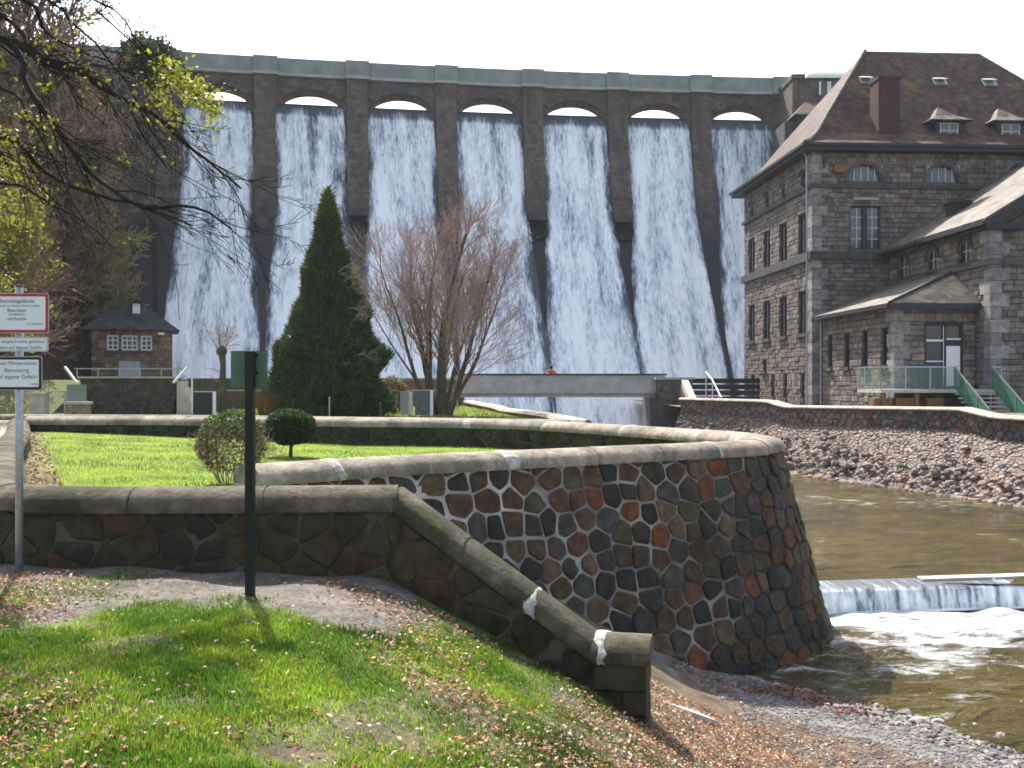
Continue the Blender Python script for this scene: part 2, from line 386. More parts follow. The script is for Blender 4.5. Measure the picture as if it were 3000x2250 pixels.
def _veil():
    m = Mat('white_falling_water', 0.5, 0.4)
    uv = m.n('ShaderNodeUVMap'); uv.uv_map = 'flow'
    def st(sx, sy, sc_, det=4, ro=0.6, di=0.0):
        mp = m.n('ShaderNodeMapping'); mp.inputs['Scale'].default_value = (sx, sy, 1); m.lk(uv.outputs[0], mp.inputs['Vector'])
        return m.noise(sc_, det, ro, mp.outputs[0], di)
    a = st(2.8, 0.52, 1.0, 6, 0.70, 0.45)       # long streaks
    b = st(0.9, 0.22, 1.0, 4, 0.6, 0.8)         # broad thin patches
    c = st(4.5, 1.25, 1.0, 5, 0.72, 0.4)           # fine broken spray
    d = st(0.35, 0.12, 1.0, 2, 0.5)
    s_ = m.math('ADD', m.math('MULTIPLY', a, 0.42), m.math('ADD', m.math('MULTIPLY', b, 0.28), m.math('ADD', m.math('MULTIPLY', c, 0.42), m.math('MULTIPLY', d, 0.15))))
    at = m.attr(); sp = m.n('ShaderNodeSeparateColor'); m.lk(at, sp.inputs[0])     # thickness of the sheet, plus shade painted at the dam lip
    s_ = m.math('ADD', s_, m.math('MULTIPLY', m.math('SUBTRACT', sp.outputs[0], 0.62), 0.55))
    m.col(m.ramp(s_, [(0.38, (0.045, 0.055, 0.075)), (0.46, (0.24, 0.28, 0.34)), (0.54, (0.60, 0.66, 0.73)), (0.64, (0.92, 0.94, 0.96))]))
    m.bump(m.math('ADD', a, c), 0.45, 0.10); return m.m
M['veil'] = _veil()

def water_sheet(name, fn, nu, nv, W0, L0, thick, mat, kind='structure'):
    """fn(u,v)->point, u,v in 0..1;  UV in metres, colour = sheet thickness and any painted shade"""
    us = np.linspace(0, 1, nu); vs_ = np.linspace(0, 1, nv)
    V = []; C = []; UV = []
    for v in vs_:
        for u in us:
            V.append(fn(u, v)); t = thick(u, v); C.append((t, t, t)); UV.append((W0 + u * L0[0], v * L0[1]))
    i = np.arange(nu * nv).reshape(nv, nu)
    F = np.stack([i[:-1, :-1].ravel(), i[:-1, 1:].ravel(), i[1:, 1:].ravel(), i[1:, :-1].ravel()], 1)
    o = array_mesh(name, np.array(V), F, np.array(C), mat, None, True, kind)
    ul = o.data.uv_layers.new(name='flow'); UV = np.array(UV, dtype=np.float32)
    ul.data.foreach_set('uv', UV[F.ravel()].ravel())
    return o

# ------------------------------------------------------------------ sheet of land to the horizon
g = grid_mesh('valley_floor', np.linspace(-700, 700, 7), np.linspace(-200, 1200, 7), lambda x, y: 0 * x - 6.5, M['ground'], lambda V: np.tile([0.05, 0.06, 0.025], (len(V), 1)))

# ------------------------------------------------------------------ dam
def yc(x): return 96 + 0.13 * (x - 2) - 0.0013 * (x - 2) ** 2
def dpt(x, d, h): return Vector((x + (1.6 - 0.12 * (x - 2)) / 20 * d, yc(x) - d, h))
def dface(h): return 3.5 * max(0.0, (26 - h) / 10.9) ** 1.66
PX = [-30.9 + 8.22 * i for i in range(8)]      # pier centres
dam = thing('dam', (0, 96, -6), 'long stone dam with seven arched spillway openings across the whole valley', 'dam')
mb = MB(); hs = [-6.4, -3, 0, 3, 6, 9, 12, 15, 18, 20, 22, 24, 25, 25.6]
xs = np.linspace(-75, 45, 61)
for i in range(len(xs) - 1):
    for j in range(len(hs) - 1):
        mb.face([dpt(xs[i], dface(hs[j]), hs[j]), dpt(xs[i+1], dface(hs[j]), hs[j]), dpt(xs[i+1], dface(hs[j+1]), hs[j+1]), dpt(xs[i], dface(hs[j+1]), hs[j+1])])
    mb.face([dpt(xs[i], dface(25.6), 25.6), dpt(xs[i+1], dface(25.6), 25.6), dpt(xs[i+1], -5, 25.6), dpt(xs[i], -5, 25.6)])
mb.build('dam_wall', M['dam'], dam, smooth=True)
# the solid ends either side of the spillway
for x0, x1 in ((-75, PX[0]), (PX[7], 45)):
    mb = MB(); q = np.linspace(x0, x1, 12)
    for i in range(11):
        for d0 in (-0.02, ):
            a, b = q[i], q[i+1]
            mb.face([dpt(a, 0.05, 25.0), dpt(b, 0.05, 25.0), dpt(b, 0.05, 28.32), dpt(a, 0.05, 28.32)])
    mb.build('end_wall', M['dam'], dam)
def arc_strip(mb, x0, x1, n, d0, d1, h0, h1):
    q = np.linspace(x0, x1, n + 1)
    for i in range(n):
        a, b = q[i], q[i+1]
        P = [dpt(a, d0, h0), dpt(b, d0, h0), dpt(b, d1, h0), dpt(a, d1, h0), dpt(a, d0, h1), dpt(b, d0, h1), dpt(b, d1, h1), dpt(a, d1, h1)]
        mb.idx(P, [(3,2,1,0),(4,5,6,7),(0,1,5,4),(2,3,7,6)] + ([(0,4,7,3)] if i == 0 else []) + ([(1,2,6,5)] if i == n - 1 else []))
DEP = -2.5
for i in range(7):                              # arch, parapet, cornice of each bay
    a, b = PX[i] + 0.93, PX[i+1] - 0.93; xm = (a + b) / 2; hw = (b - a) / 2
    mb = MB(); N = 20; pts = []
    for k in range(N + 1):
        t = math.pi * (1 - k / N); pts.append((xm + hw * math.cos(t), 25.0 + 2.3 * math.sin(t) ** 0.9))
    for k in range(N):
        (x0, h0), (x1, h1) = pts[k], pts[k+1]
        for d in (0.0, DEP): mb.face([dpt(x0, d, h0), dpt(x1, d, h1), dpt(x1, d, 28.32), dpt(x0, d, 28.32)])
        mb.face([dpt(x0, 0, h0), dpt(x1, 0, h1), dpt(x1, DEP, h1), dpt(x0, DEP, h0)])
    mb.face([dpt(a, 0, 28.32), dpt(b, 0, 28.32), dpt(b, DEP, 28.32), dpt(a, DEP, 28.32)])
    sp = mb.build('arch', M['dam'], dam)
    for k in range(N):                          # the ring of arch stones
        (x0, h0), (x1, h1) = pts[k], pts[k+1]
        def out(x, h, r):
            v = Vector((x - xm, (h - 25.0) * 1.32)); v.normalize(); return x + v.x * r, h + v.y * r
        e = 0.08 if k < N / 2 else -0.08
        r = 0.5 + 0.16 * rnd.random()
        xa, ha = x0 + (x1 - x0) * 0.04, h0 + (h1 - h0) * 0.04; xb, hb = x0 + (x1 - x0) * 0.96, h0 + (h1 - h0) * 0.96
        o0, o1 = out(xa, ha, r), out(xb, hb, r)
        if min(o0[0], o1[0]) < a - 0.02 or max(o0[0], o1[0]) > b + 0.02: continue
        v = MB(); w = rnd.uniform(0.7, 1.3); 
        v.prism([dpt(xa, 0.003, ha), dpt(xb, 0.003, hb), dpt(o1[0], 0.003, o1[1]), dpt(o0[0], 0.003, o0[1])], Vector((0, -0.10 - 0.05 * rnd.random(), 0)))
        v.build('arch_stone', M['trim'], dam)
pier_top = 28.32
for i in range(8):
    x = PX[i]; mb = MB(); outlet = i in (1, 2, 4, 5)
    has = i in (2, 4, 5)
    hb = 15.0 if has else -5
    H = np.linspace(pier_top, hb, 16 if has else 30); hw0 = 0.95
    rings = []
    for h in H:
        pr = 0.45 if h > 26 else 0.45 + 0.5 * min(1, (26 - h) / 6)
        if not has and h < 15: pr = max(0.36, 0.95 - (15 - h) * 0.09)
        hw = hw0 if h > 16 else max(0.22, hw0 - (16 - h) * 0.06)
        d = dface(h)
        rings.append([dpt(x - hw, d + pr, h), dpt(x + hw, d + pr, h), dpt(x + hw, min(d, 0.5) - 2.6 if h > 25 else d - 0.5, h), dpt(x - hw, min(d, 0.5) - 2.6 if h > 25 else d - 0.5, h)])
    for k in range(len(rings) - 1):
        A, B = rings[k], rings[k+1]
        for j in range(4): mb.face([B[j], B[(j+1) % 4], A[(j+1) % 4], A[j]])
    mb.face(rings[0]); mb.face(rings[-1][::-1])
    p = mb.build('pier', M['dam'], dam)
    mb = MB(); mb.idx([dpt(x - 1.04, dface(17.2) + 0.99, 17.0), dpt(x + 1.04, dface(17.2) + 0.99, 17.0), dpt(x + 1.04, dface(17.2) + 0.7, 17.0), dpt(x - 1.04, dface(17.2) + 0.7, 17.0), dpt(x - 1.04, dface(17.2) + 0.99, 17.3), dpt(x + 1.04, dface(17.2) + 0.99, 17.3), dpt(x + 1.04, dface(17.2) + 0.5, 17.35), dpt(x - 1.04, dface(17.2) + 0.5, 17.35)], [(0,3,2,1),(4,5,6,7),(0,1,5,4),(1,2,6,5),(3,0,4,7)])
    mb.build('ledge', M['dam'], p).location = (0, 0, 0)
    if has:                                     # round outlet under the pier and the wet strip below it
        c = dpt(x, dface(14.0) + 0.12, 13.9); mb = MB(); n = 14; ax = Vector((0, -1, 0.586)).normalized(); u = Vector((1, 0, 0)); w = ax.cross(u)
        ring = [c + (u * math.cos(t) + w * math.sin(t)) * 0.98 for t in np.linspace(0, 2 * math.pi, n, endpoint=False)]
        ring2 = [q + ax * 0.40 for q in ring]; ring3 = [c + (q - c) * 0.88 + ax * 0.40 for q in ring]; ring4 = [q - ax * 0.28 for q in ring3]
        for j in range(n):
            k = (j + 1) % n
            mb.face([ring[j], ring[k], ring2[k], ring2[j]]); mb.face([ring2[j], ring2[k], ring3[k], ring3[j]]); mb.face([ring3[j], ring3[k], ring4[k], ring4[j]])
        mb.mi = 1; mb.face(ring4)  # flat black disc paints the darkness inside the pipe
        mb.build('outlet_pipe', [M['outlet_black'], M['hole']], dam)
    # pilaster block of the parapet above the pier
    mb = MB(); arc_strip(mb, x - 1.08, x + 1.08, 1, 0.55, -0.1, 28.61, 30.05); mb.build('parapet_pillar', M['parapet'], dam)
edges = [-75] + PX + [45]
for i in range(len(edges) - 1):
    a = edges[i] + (1.08 if i > 0 else 0); b = edges[i+1] - (1.08 if i < len(edges) - 2 else 0); n = 4 if i in range(1, 8) else 14
    mb = MB(); arc_strip(mb, a, b, n, 0.25, -0.15, 28.61, 30.0); mb.build('parapet', M['parapet'], dam)
    mb = MB(); arc_strip(mb, a, b, n, 0.42, -0.2, 28.33, 28.58); mb.build('cornice', M['cornice'], dam)
for x in PX:
    mb = MB(); arc_strip(mb, x - 1.12, x + 1.12, 1, 0.72, -0.2, 28.33, 28.58); mb.build('cornice', M['cornice'], dam)

for i in range(7):                              # the falling sheets
    x0, x1 = PX[i], PX[i+1]; sd = i * 17.3
    def fn(u, v, x0=x0, x1=x1, sd=sd):
        if v < 0.06:
            t = v / 0.06; h = 26.12 - 0.9 * t * t; d = -1.0 + 1.30 * t
        else:
            h = 25.22 - (v - 0.06) / 0.94 * 30.5; d = dface(h) + 0.30
        gap = 0.90 if h > 16 else max(-0.15, 0.90 - (16 - h) * 0.085)
        wob = 0.16 * fbm(h * 0.25, sd + (0 if u < 0.5 else 50), 0) * (1 if h < 22 else 0)
        gr = gap + 0.42 * math.exp(-max(0, 25.6 - h) / 2.5) + 0.03; gl = gap + 0.03
        x = x0 + gl + (x1 - x0 - gl - gr) * u + (wob if u < 0.02 or u > 0.98 else 0)
        bulge = 0.18 * fbm(x * 1.5 + sd, h * 0.16, 3.1) * min(1.0, v * 3)
        return dpt(x, d + bulge, h)
    def th(u, v, sd=sd):
        e = min(u, 1 - u); t = 0.52 + 0.07 * min(1, max(0, (v - 0.25) * 1.5))
        if v < 0.075: t = -0.25 + v / 0.075 * 0.5  # lip darkened: smooth glassy water, with the arch's shadow painted in
        elif v < 0.2: t = 0.43 + (v - 0.075) * 0.7
        t += 0.20 * fbm(u * 5 + sd, v * 4, 1.7)
        rag = 0.11 + 0.07 * fbm(u * 2 + sd, v * 9, 4.4)
        if e < rag: t -= (rag - e) * 4.5 * min(1, v * 3)
        return t
    o = water_sheet('waterfall', fn, 40, 90, sd, (8.2, 33.0), th, M['veil'])
    o['label'] = 'white sheet of water pouring from a spillway arch down the dam face'; o['group'] = 'water sheets falling down the dam'
# dark abutment of the stilling basin and the foaming pool at the foot
def foam_all(V): return np.full((len(V), 3), 0.8)
rw = grid_mesh('foaming_pool', np.linspace(-34, 30, 90), np.linspace(62, 76, 30), lambda x, y: -3.9 + 0.25 * np.sin(x * 1.7 + y) * np.cos(y * 1.3) + 0.1 * np.sin(5 * x), M['river_low'], foam_all)
# ------------------------------------------------------------------ stone buildings
BZ = -1.3; RZ = math.radians(3.3)
def facade(mb, org, u, n, W, H, holes, course=0.29, bw=0.52, depth=0.24, jit=0.05, seed=0):
    """courses of squared stones on a wall face; holes = (x0,x1,z0,z1) stay open, so openings get real reveals"""
    r = random.Random(seed); org = Vector(org); u = Vector(u); n = Vector(n); up = Vector((0, 0, 1))
    zs = [0.0]
    while zs[-1] < H - 0.15: zs.append(min(H, zs[-1] + course * r.uniform(0.8, 1.2)))
    zs[-1] = H
    cuts = sorted(set([h for q in holes for h in q[2:]]))
    for c in cuts:                              # snap courses to the openings
        k = min(range(len(zs)), key=lambda i: abs(zs[i] - c))
        if 0 < k < len(zs) - 1 and abs(zs[k] - c) < 0.25: zs[k] = c
        elif 0 < c < H: zs.append(c); zs.sort()
    zs = sorted(set(zs))
    for a, b in zip(zs[:-1], zs[1:]):
        if b - a < 0.03: continue
        mid = (a + b) / 2; free = [(0.0, W)]
        for h in holes:
            if h[2] < mid < h[3]:
                nf = []
                for p, q in free:
                    if h[1] <= p or h[0] >= q: nf.append((p, q)); continue
                    if h[0] > p: nf.append((p, h[0]))
                    if h[1] < q: nf.append((h[1], q))
                free = nf
        for p, q in free:
            x = p
            while x < q - 1e-4:
                w = bw * r.uniform(0.6, 1.4); e = x + w
                if q - e < 0.25: e = q
                g = 0.010; d = depth + r.uniform(-jit, jit) * 0.5
                c0 = r.choice(ASH); k = r.uniform(0.8, 1.2); mb.cur = tuple(v * k for v in c0)
                P = lambda xx, zz, dd: org + u * xx + up * zz + n * dd
                x0_, x1_ = x + g * (x > 0), e - g * (e < W); z0_, z1_ = a + g, b - g; bv = min(0.03, (x1_ - x0_) * 0.2)
                back = [P(x0_, z0_, 0), P(x1_, z0_, 0), P(x1_, z1_, 0), P(x0_, z1_, 0)]
                fr = [P(x0_, z0_, d - 0.025), P(x1_, z0_, d - 0.025), P(x1_, z1_, d - 0.025), P(x0_, z1_, d - 0.025)]
                fc = [P(x0_ + bv, z0_ + bv, d), P(x1_ - bv, z0_ + bv, d), P(x1_ - bv, z1_ - bv, d), P(x0_ + bv, z1_ - bv, d)]
                mb.idx(back + fr + fc, [(i, (i+1) % 4, 4 + (i+1) % 4, 4 + i) for i in range(4)] + [(4 + i, 4 + (i+1) % 4, 8 + (i+1) % 4, 8 + i) for i in range(4)] + [(8, 9, 10, 11)])
                x = e
    mb.cur = (1, 1, 1)

def window_proto(name, w, h, nx, ny, parent, frame_mat, bar=0.05, frame=0.09, mull=None, arch=False, sill=True, glass='pane', depth=0.24, bars_mat=None):
    """local frame: x width, -y outwards, z up, origin at the bottom centre on the wall core"""
    mb = MB(); y0, y1 = -0.10, -0.02
    mb.box((-w/2, y0, 0), (-w/2 + frame, y1, h)); mb.box((w/2 - frame, y0, 0), (w/2, y1, h))
    mb.box((-w/2 + frame, y0, 0), (w/2 - frame, y1, frame)); mb.box((-w/2 + frame, y0, h - frame), (w/2 - frame, y1, h))
    if mull: mb.box((-mull/2, y0 - 0.06, frame), (mull/2, y1, h - frame))
    mb.mi = 1 if bars_mat else 0
    for k in range(1, nx):
        x = -w/2 + w * k / nx
        if mull and abs(x) < mull / 2: continue
        mb.box((x - bar/2, y0 + 0.02, frame), (x + bar/2, y1, h - frame))
    for k in range(1, ny):
        z = h * k / ny; mb.box((-w/2 + frame, y0 + 0.025, z - bar/2), (w/2 - frame, y1 - 0.002, z + bar/2))
    o = mb.build(name, [frame_mat, bars_mat] if bars_mat else frame_mat, parent, local=True)
    mb = MB(); mb.box((-w/2 + 0.02, -0.03, 0.02), (w/2 - 0.02, -0.012, h - 0.02)); mb.build('pane', M[glass], o, local=True)
    if sill: mb = MB(); mb.box((-w/2 - 0.12, -depth - 0.14, -0.2), (w/2 + 0.12, -0.005, -0.003)); mb.build('sill', M['trim'], o, local=True)
    if arch:
        mb = MB(); N = 12; r = w / 2; zc = h - r if h > r else 0.0; rz = h - zc
        pts = [(r * math.cos(math.pi * k / N), zc + rz * math.sin(math.pi * k / N)) for k in range(N + 1)]
        for k in range(N):
            (xa, za), (xb, zb) = pts[k], pts[k+1]
            # infill outside the arch, flush with the stones
            mb.idx([(xa, -depth - 0.012, za), (xb, -depth - 0.012, zb), (xb, -depth - 0.012, h + 0.01), (xa, -depth - 0.012, h + 0.01), (xa, -0.002, za), (xb, -0.002, zb)], [(0,1,2,3),(0,4,5,1)])
        o2 = mb.build('arch_infill', M['quoin'], o, local=True)
        mb = MB()
        for k in range(N):
            (xa, za), (xb, zb) = pts[k], pts[k+1]
            f = lambda x, z, s: (x * s, 0, zc + (z - zc) * s)
            a_, b_, c_, d_ = f(xa, za, 1.0), f(xb, zb, 1.0), f(xb, zb, 1.22), f(xa, za, 1.22)
            mb.prism([(p[0] * 0.995, -depth - 0.03, p[2]) for p in (a_, b_, c_, d_)], Vector((0, -0.06, 0)))
        mb.build('arch_ring', M['trim'], o, local=True)
    return o
LEFT = math.radians(-90)
def place(o, loc, rz=0.0, first=[None]):
    o.location = loc; o.rotation_euler = (0, 0, rz); return o
def put(proto, used, loc, rz=0.0):
    o = proto if not used else copy_tree(proto, proto.parent); used.append(1)
    return place(o, loc, rz)

# ---- powerhouse
ph = thing('powerhouse', (18, 60, BZ), 'tall stone powerhouse with steep brown hipped roof, dormers and a chimney', 'building', rz=RZ)
W, D, H = 20.4, 14.4, 15.2; dp = 0.24
mb = MB(); mb.box((dp, dp, -3), (W - dp, D - dp, H)); mb.build('wall', M['ashlar_core'], ph, local=True)
VL = [1.73, 5.39, 8.85, 12.3]
mb = MB()
holes = [(2.3, 4.2, 9.4, 12.0), (2.2, 4.3, 13.42, 14.5), (7.0, 9.1, 13.42, 14.5), (12.0, 14.1, 13.42, 14.5)]
facade(mb, (dp, dp, 0), (1, 0, 0), (0, -1, 0), W - dp, 15.2, [(a - dp, b - dp, c, d) for a, b, c, d in holes], seed=1)
hl = []
for v in VL: hl += [(v - 0.75, v + 0.75, 9.3, 11.8), (v - 0.75, v + 0.75, 4.4, 7.0), (v - 0.35, v + 0.35, 13.5, 14.5)]
for v in (1.73, 5.0, 7.5, 12.0): hl.append((v - 0.35, v + 0.35, 0.4, 1.95))
hl.append((8.85, 9.75, 2.2, 3.0))
# left side runs from the back corner to the front one
facade(mb, (dp, D - dp, 0), (0, -1, 0), (-1, 0, 0), D - 2 * dp, 15.2, [(D - dp - b, D - dp - a, c, d) for a, b, c, d in hl], seed=2)
sb = mb.build('facade_stones', M['ashlar'], ph, local=True); sb['kind'] = 'stuff'
for k in range(24):                             # corner stones, long and short
    z0 = k * 0.633; l = 0.55 if k % 2 else 0.95; s = 0.95 if k % 2 else 0.55
    mb = MB(); mb.box((-0.035, -0.035, z0 + 0.012), (l, 0.10, z0 + 0.62)); mb.box((-0.0345, 0.1003, z0 + 0.012), (0.10, s, z0 + 0.62)); mb.build('corner_stone', M['quoin'], ph, local=True)
for z, h, p in ((13.05, 0.25, 0.14), (8.75, 0.5, 0.2)):
    mb = MB(); mb.box((-0.02 - p, -p, z), (W, 0.05, z + h)); mb.box((-p, 0.053, z), (0.05, D, z + h)); mb.build('string_course', M['trim'], ph, local=True)
wp = window_proto('window', 1.5, 2.5, 4, 4, ph, M['dark_paint'], mull=0.28, bar=0.035, bars_mat=None); u = []
for v in VL: put(wp, u, (dp, v, 9.3), LEFT)
wp = window_proto('window', 1.5, 2.6, 4, 4, ph, M['dark_paint'], mull=0.28, bar=0.035); u = []
for v in VL: put(wp, u, (dp, v, 4.4), LEFT)
wp = window_proto('attic_window', 0.7, 1.0, 2, 2, ph, M['dark_paint'], arch=True, bar=0.03); u = []
for v in VL: put(wp, u, (dp, v, 13.5), LEFT)
wp = window_proto('cellar_window', 0.7, 1.55, 2, 2, ph, M['dark_paint'], bar=0.03); u = []
for v in (1.73, 5.0, 7.5, 12.0): put(wp, u, (dp, v, 0.4), LEFT)
wp = window_proto('cellar_opening', 0.9, 0.8, 1, 1, ph, M['dark_paint'], glass='pane'); place(wp, (dp, 9.3, 2.2), LEFT)
wp = window_proto('double_window', 1.9, 2.6, 4, 4, ph, M['dark_paint'], mull=0.3, bar=0.055, glass='pane_blue', bars_mat=M['dull_white']); place(wp, (3.25, dp, 9.4))
wp = window_proto('lunette_window', 2.1, 1.08, 5, 1, ph, M['dark_paint'], arch=True, bar=0.07, glass='pane_blue', bars_mat=M['dull_white'], sill=False); u = []
for x in (3.25, 8.05, 13.05): put(wp, u, (x, dp, 13.42))
mb = MB(); mb.box((2.45, -0.13, 12.35), (4.05, 0.02, 12.5)); mb.build('window_hood', M['cornice'], ph, local=True)
# roof with flared eaves
def hip(mb, x0, x1, y0, y1, prof, rl):
    """prof: (run fraction, z); rl = inset of the ridge ends along x"""
    rings = []
    for f, z in prof:
        ix = rl * f; iy = (y1 - y0) / 2 * f
        rings.append([(x0 + ix, y0 + iy, z), (x1 - ix, y0 + iy, z), (x1 - ix, y1 - iy, z), (x0 + ix, y1 - iy, z)])
    for A, B in zip(rings[:-1], rings[1:]):
        for j in range(4):
            q = [A[j], A[(j+1) % 4], B[(j+1) % 4], B[j]]
            mb.face(q)
    return rings
mb = MB(); e = 0.75
prof = [(0, 15.55), (0.10, 15.95), (0.19, 16.55), (0.28, 17.35), (0.40, 18.45), (0.999, 23.75)]
hip(mb, -e, W + e, -e, D + e, prof, 7.0)
rf = mb.build('roof', M['tile_roof'], ph, local=True)
mb = MB(); mb.box((-e + 0.05, -e + 0.05, 15.2), (W + e - 0.05, D + e - 0.05, 15.42)); mb.build('eaves', M['dark_paint'], rf, local=True)
mb = MB()
mb.box((-e - 0.10, -e - 0.10, 15.425), (W + e + 0.1, -e + 0.03, 15.6)); mb.box((-e - 0.10, -e + 0.033, 15.425), (-e + 0.03, D + e + 0.1, 15.6)); mb.build('gutter', M['dark_paint'], rf, local=True)
mb = MB()
def rp(f, left=True):
    for (f0, z0), (f1, z1) in zip(prof[:-1], prof[1:]):
        if f0 <= f <= f1: z = z0 + (z1 - z0) * (f - f0) / (f1 - f0); break
    return f, z
pl = []
for f in (0.01, 0.1, 0.19, 0.28, 0.4, 0.7, 0.995):
    f, z = rp(f); pl.append((-e + 7.0 * f, -e + (D + 2 * e) / 2 * f, z + 0.05))
mb.tube(pl, [0.13] * len(pl), 6); mb.build('hip_tiles', M['slate_roof'], rf, local=True)
mb = MB(); mb.box((4.4, 0.8, 15.7), (5.75, 2.1, 19.9)); mb.box((4.35, 0.75, 19.903), (5.8, 2.15, 20.1)); mb.box((4.32, 0.72, 16.2), (5.83, 0.797, 16.6)); mb.build('chimney', M['brick_red'], ph, local=True)
def dormer(x):
    mb = MB(); y0, y1 = 0.9, 3.6
    mb.box((x - 0.85, y0, 16.2), (x + 0.85, y1, 17.45))
    d = mb.build('dormer', M['dark_paint'], ph, local=True)
    mb = MB(); ap = (x, y0 + 1.4, 18.65); c = [(x - 1.35, y0 - 0.45, 17.42), (x + 1.35, y0 - 0.45, 17.42), (x + 1.35, y0 + 3.0, 17.42), (x - 1.35, y0 + 3.0, 17.42)]
    m1 = [(x - 0.75, y0 + 0.2, 17.78), (x + 0.75, y0 + 0.2, 17.78), (x + 0.75, y0 + 2.6, 17.78), (x - 0.75, y0 + 2.6, 17.78)]
    for j in range(4):
        k = (j + 1) % 4; mb.face([c[j], c[k], m1[k], m1[j]]); mb.face([m1[j], m1[k], ap])
    mb.face([(p[0], p[1], 17.40) for p in c][::-1])
    mb.build('dormer_roof', M['slate_roof'], d, local=True)
    mb = MB(); w, z0, z1 = 1.15, 16.35, 17.3
    for xx in (x - w/2, x - 0.03, x + w/2 - 0.06): mb.box((xx, y0 - 0.06, z0), (xx + 0.06, y0 - 0.003, z1))
    for zz in (z0, (z0 + z1) / 2 - 0.03, z1 - 0.06): mb.box((x - w/2, y0 - 0.065, zz), (x + w/2, y0 - 0.004, zz + 0.06))
    mb.build('dormer_window', M['dull_white'], d, local=True)
    mb = MB(); mb.box((x - w/2, y0 - 0.03, z0), (x + w/2, y0 - 0.002, z1)); mb.build('pane', M['pane_blue'], d, local=True)
for x in (8.85, 12.75, 16.6): dormer(x)
for x in (5.2, 10.1, 13.4):                     # small hinged roof lights
    f = 0.64; f, z = rp(f); y = -e + (D + 2 * e) / 2 * f; s = Vector((0, 0.66, 0.75)); nn = Vector((0, -0.75, 0.66)); c = Vector((x, y, z)) + nn * 0.06
    mb = MB(); mb.prism([c + Vector((-0.42, 0, 0)), c + Vector((0.42, 0, 0)), c + Vector((0.42, 0, 0)) + s * 0.75, c + Vector((-0.42, 0, 0)) + s * 0.75], nn * 0.1)
    f_ = mb.build('roof_light', M['steel'], ph, local=True)
    c2 = c + nn * 0.103; nt = Vector((0, -0.35, 0.94)); st_ = Vector((0, 0.94, 0.35))
    mb = MB(); mb.prism([c2 + Vector((-0.36, 0, 0.35)), c2 + Vector((0.36, 0, 0.35)), c2 + Vector((0.36, 0, 0.35)) + st_ * 0.6, c2 + Vector((-0.36, 0, 0.35)) + st_ * 0.6], nt * 0.05)
    mb.build('lid', M['white_paint'], f_, local=True)
mb = MB(); mb.tube([(-0.22, 0.35, 0), (-0.22, 0.35, 14.9), (-0.5, 0.3, 15.4)], [0.06] * 3, 8); mb.build('downpipe', M['steel'], ph, local=True)
mb = MB(); mb.tube([(8.9, -0.12, 14.75), (8.9, -0.12, 15.2)], [0.06] * 2, 8); mb.build('vent_pipe', M['dark_paint'], ph, local=True)
mb = MB(); mb.box((1.25, -0.32, 13.95), (1.9, 0.0, 14.35)); mb.box((1.2, -0.36, 14.353), (1.95, 0.0, 14.42)); mb.build('nesting_box', M['rust_wood'], ph, local=True)
mb = MB(); mb.bar((0.62, -0.28, 14.2), (0.62, -0.28, 14.75), 0.12); mb.bar((0.62, -0.02, 14.7), (0.62, -0.3, 14.7), 0.05); mb.bar((0.62, -0.28, 14.75), (0.85, -0.3, 14.85), 0.1); mb.build('wall_lamp', M['dark_paint'], ph, local=True)

# ---- turbine hall: gabled annex in front
th_ = thing('turbine_hall', (18, 60, BZ), 'stone hall with grey slate gable roof and small arched windows beside the powerhouse', 'building', rz=RZ)
X0, X1, Y0 = 4.6, 22.6, -11.6; EH = 9.1
mb = MB(); mb.box((X0 + dp, Y0 + dp, -3), (X1, -0.25, EH)); mb.prism([(X0 + dp, Y0 + dp, EH), (X1, Y0 + dp, EH), ((X0 + X1) / 2, Y0 + dp, EH + 5.2)], Vector((0, -Y0 - 0.5, 0))); mb.build('wall', M['ashlar_core'], th_, local=True)
mb = MB(); VA = [-2.1, -5.7, -9.2]
facade(mb, (X0 + dp, Y0 + dp, 0), (1, 0, 0), (0, -1, 0), 12, EH, [], seed=3)
facade(mb, (X0 + dp, -0.3, 0), (0, -1, 0), (-1, 0, 0), -Y0 - 0.3 - dp, EH, [(-0.3 - v - 0.65, -0.3 - v + 0.65, 7.45, 8.75) for v in VA], seed=4)
sb = mb.build('facade_stones', M['ashlar'], th_, local=True); sb['kind'] = 'stuff'
for k in range(14):
    z0 = k * 0.633; l = 0.55 if k % 2 else 0.95; s = 0.95 if k % 2 else 0.55
    mb = MB(); mb.box((X0 - 0.03, Y0 - 0.03, z0 + 0.012), (X0 + l, Y0 + 0.1, z0 + 0.62)); mb.box((X0 - 0.0295, Y0 + 0.1003, z0 + 0.012), (X0 + 0.1, Y0 + s, z0 + 0.62)); mb.build('corner_stone', M['quoin'], th_, local=True)
wp = window_proto('arched_window', 1.3, 1.3, 3, 2, th_, M['dark_paint'], arch=True, bar=0.05, glass='pane_blue', bars_mat=M['dull_white']); u = []
for v in VA: put(wp, u, (X0 + dp, v, 7.45), LEFT)
mb = MB(); mb.box((X0 - 0.14, Y0 - 0.14, 7.1), (X1, Y0 + 0.05, 7.4)); mb.box((X0 - 0.14, Y0 + 0.053, 7.1), (X0 + 0.05, -0.26, 7.4)); mb.build('string_course', M['trim'], th_, local=True)
mb = MB(); xm = (X0 + X1) / 2; ov = 0.6; sl_ = 0.585
zr = EH + 0.15 + (xm - X0 + ov) * sl_
for sgn in (1, -1):
    xa = X0 - ov if sgn > 0 else X1 + ov
    P = [(xa, Y0 - ov, EH - 0.05), (xm, Y0 - ov, zr), (xm, -0.24, zr), (xa, -0.24, EH - 0.05)]
    mb.prism(P, Vector((0, 0, 0.22)))
rf = mb.build('roof', M['slate_roof'], th_, local=True)
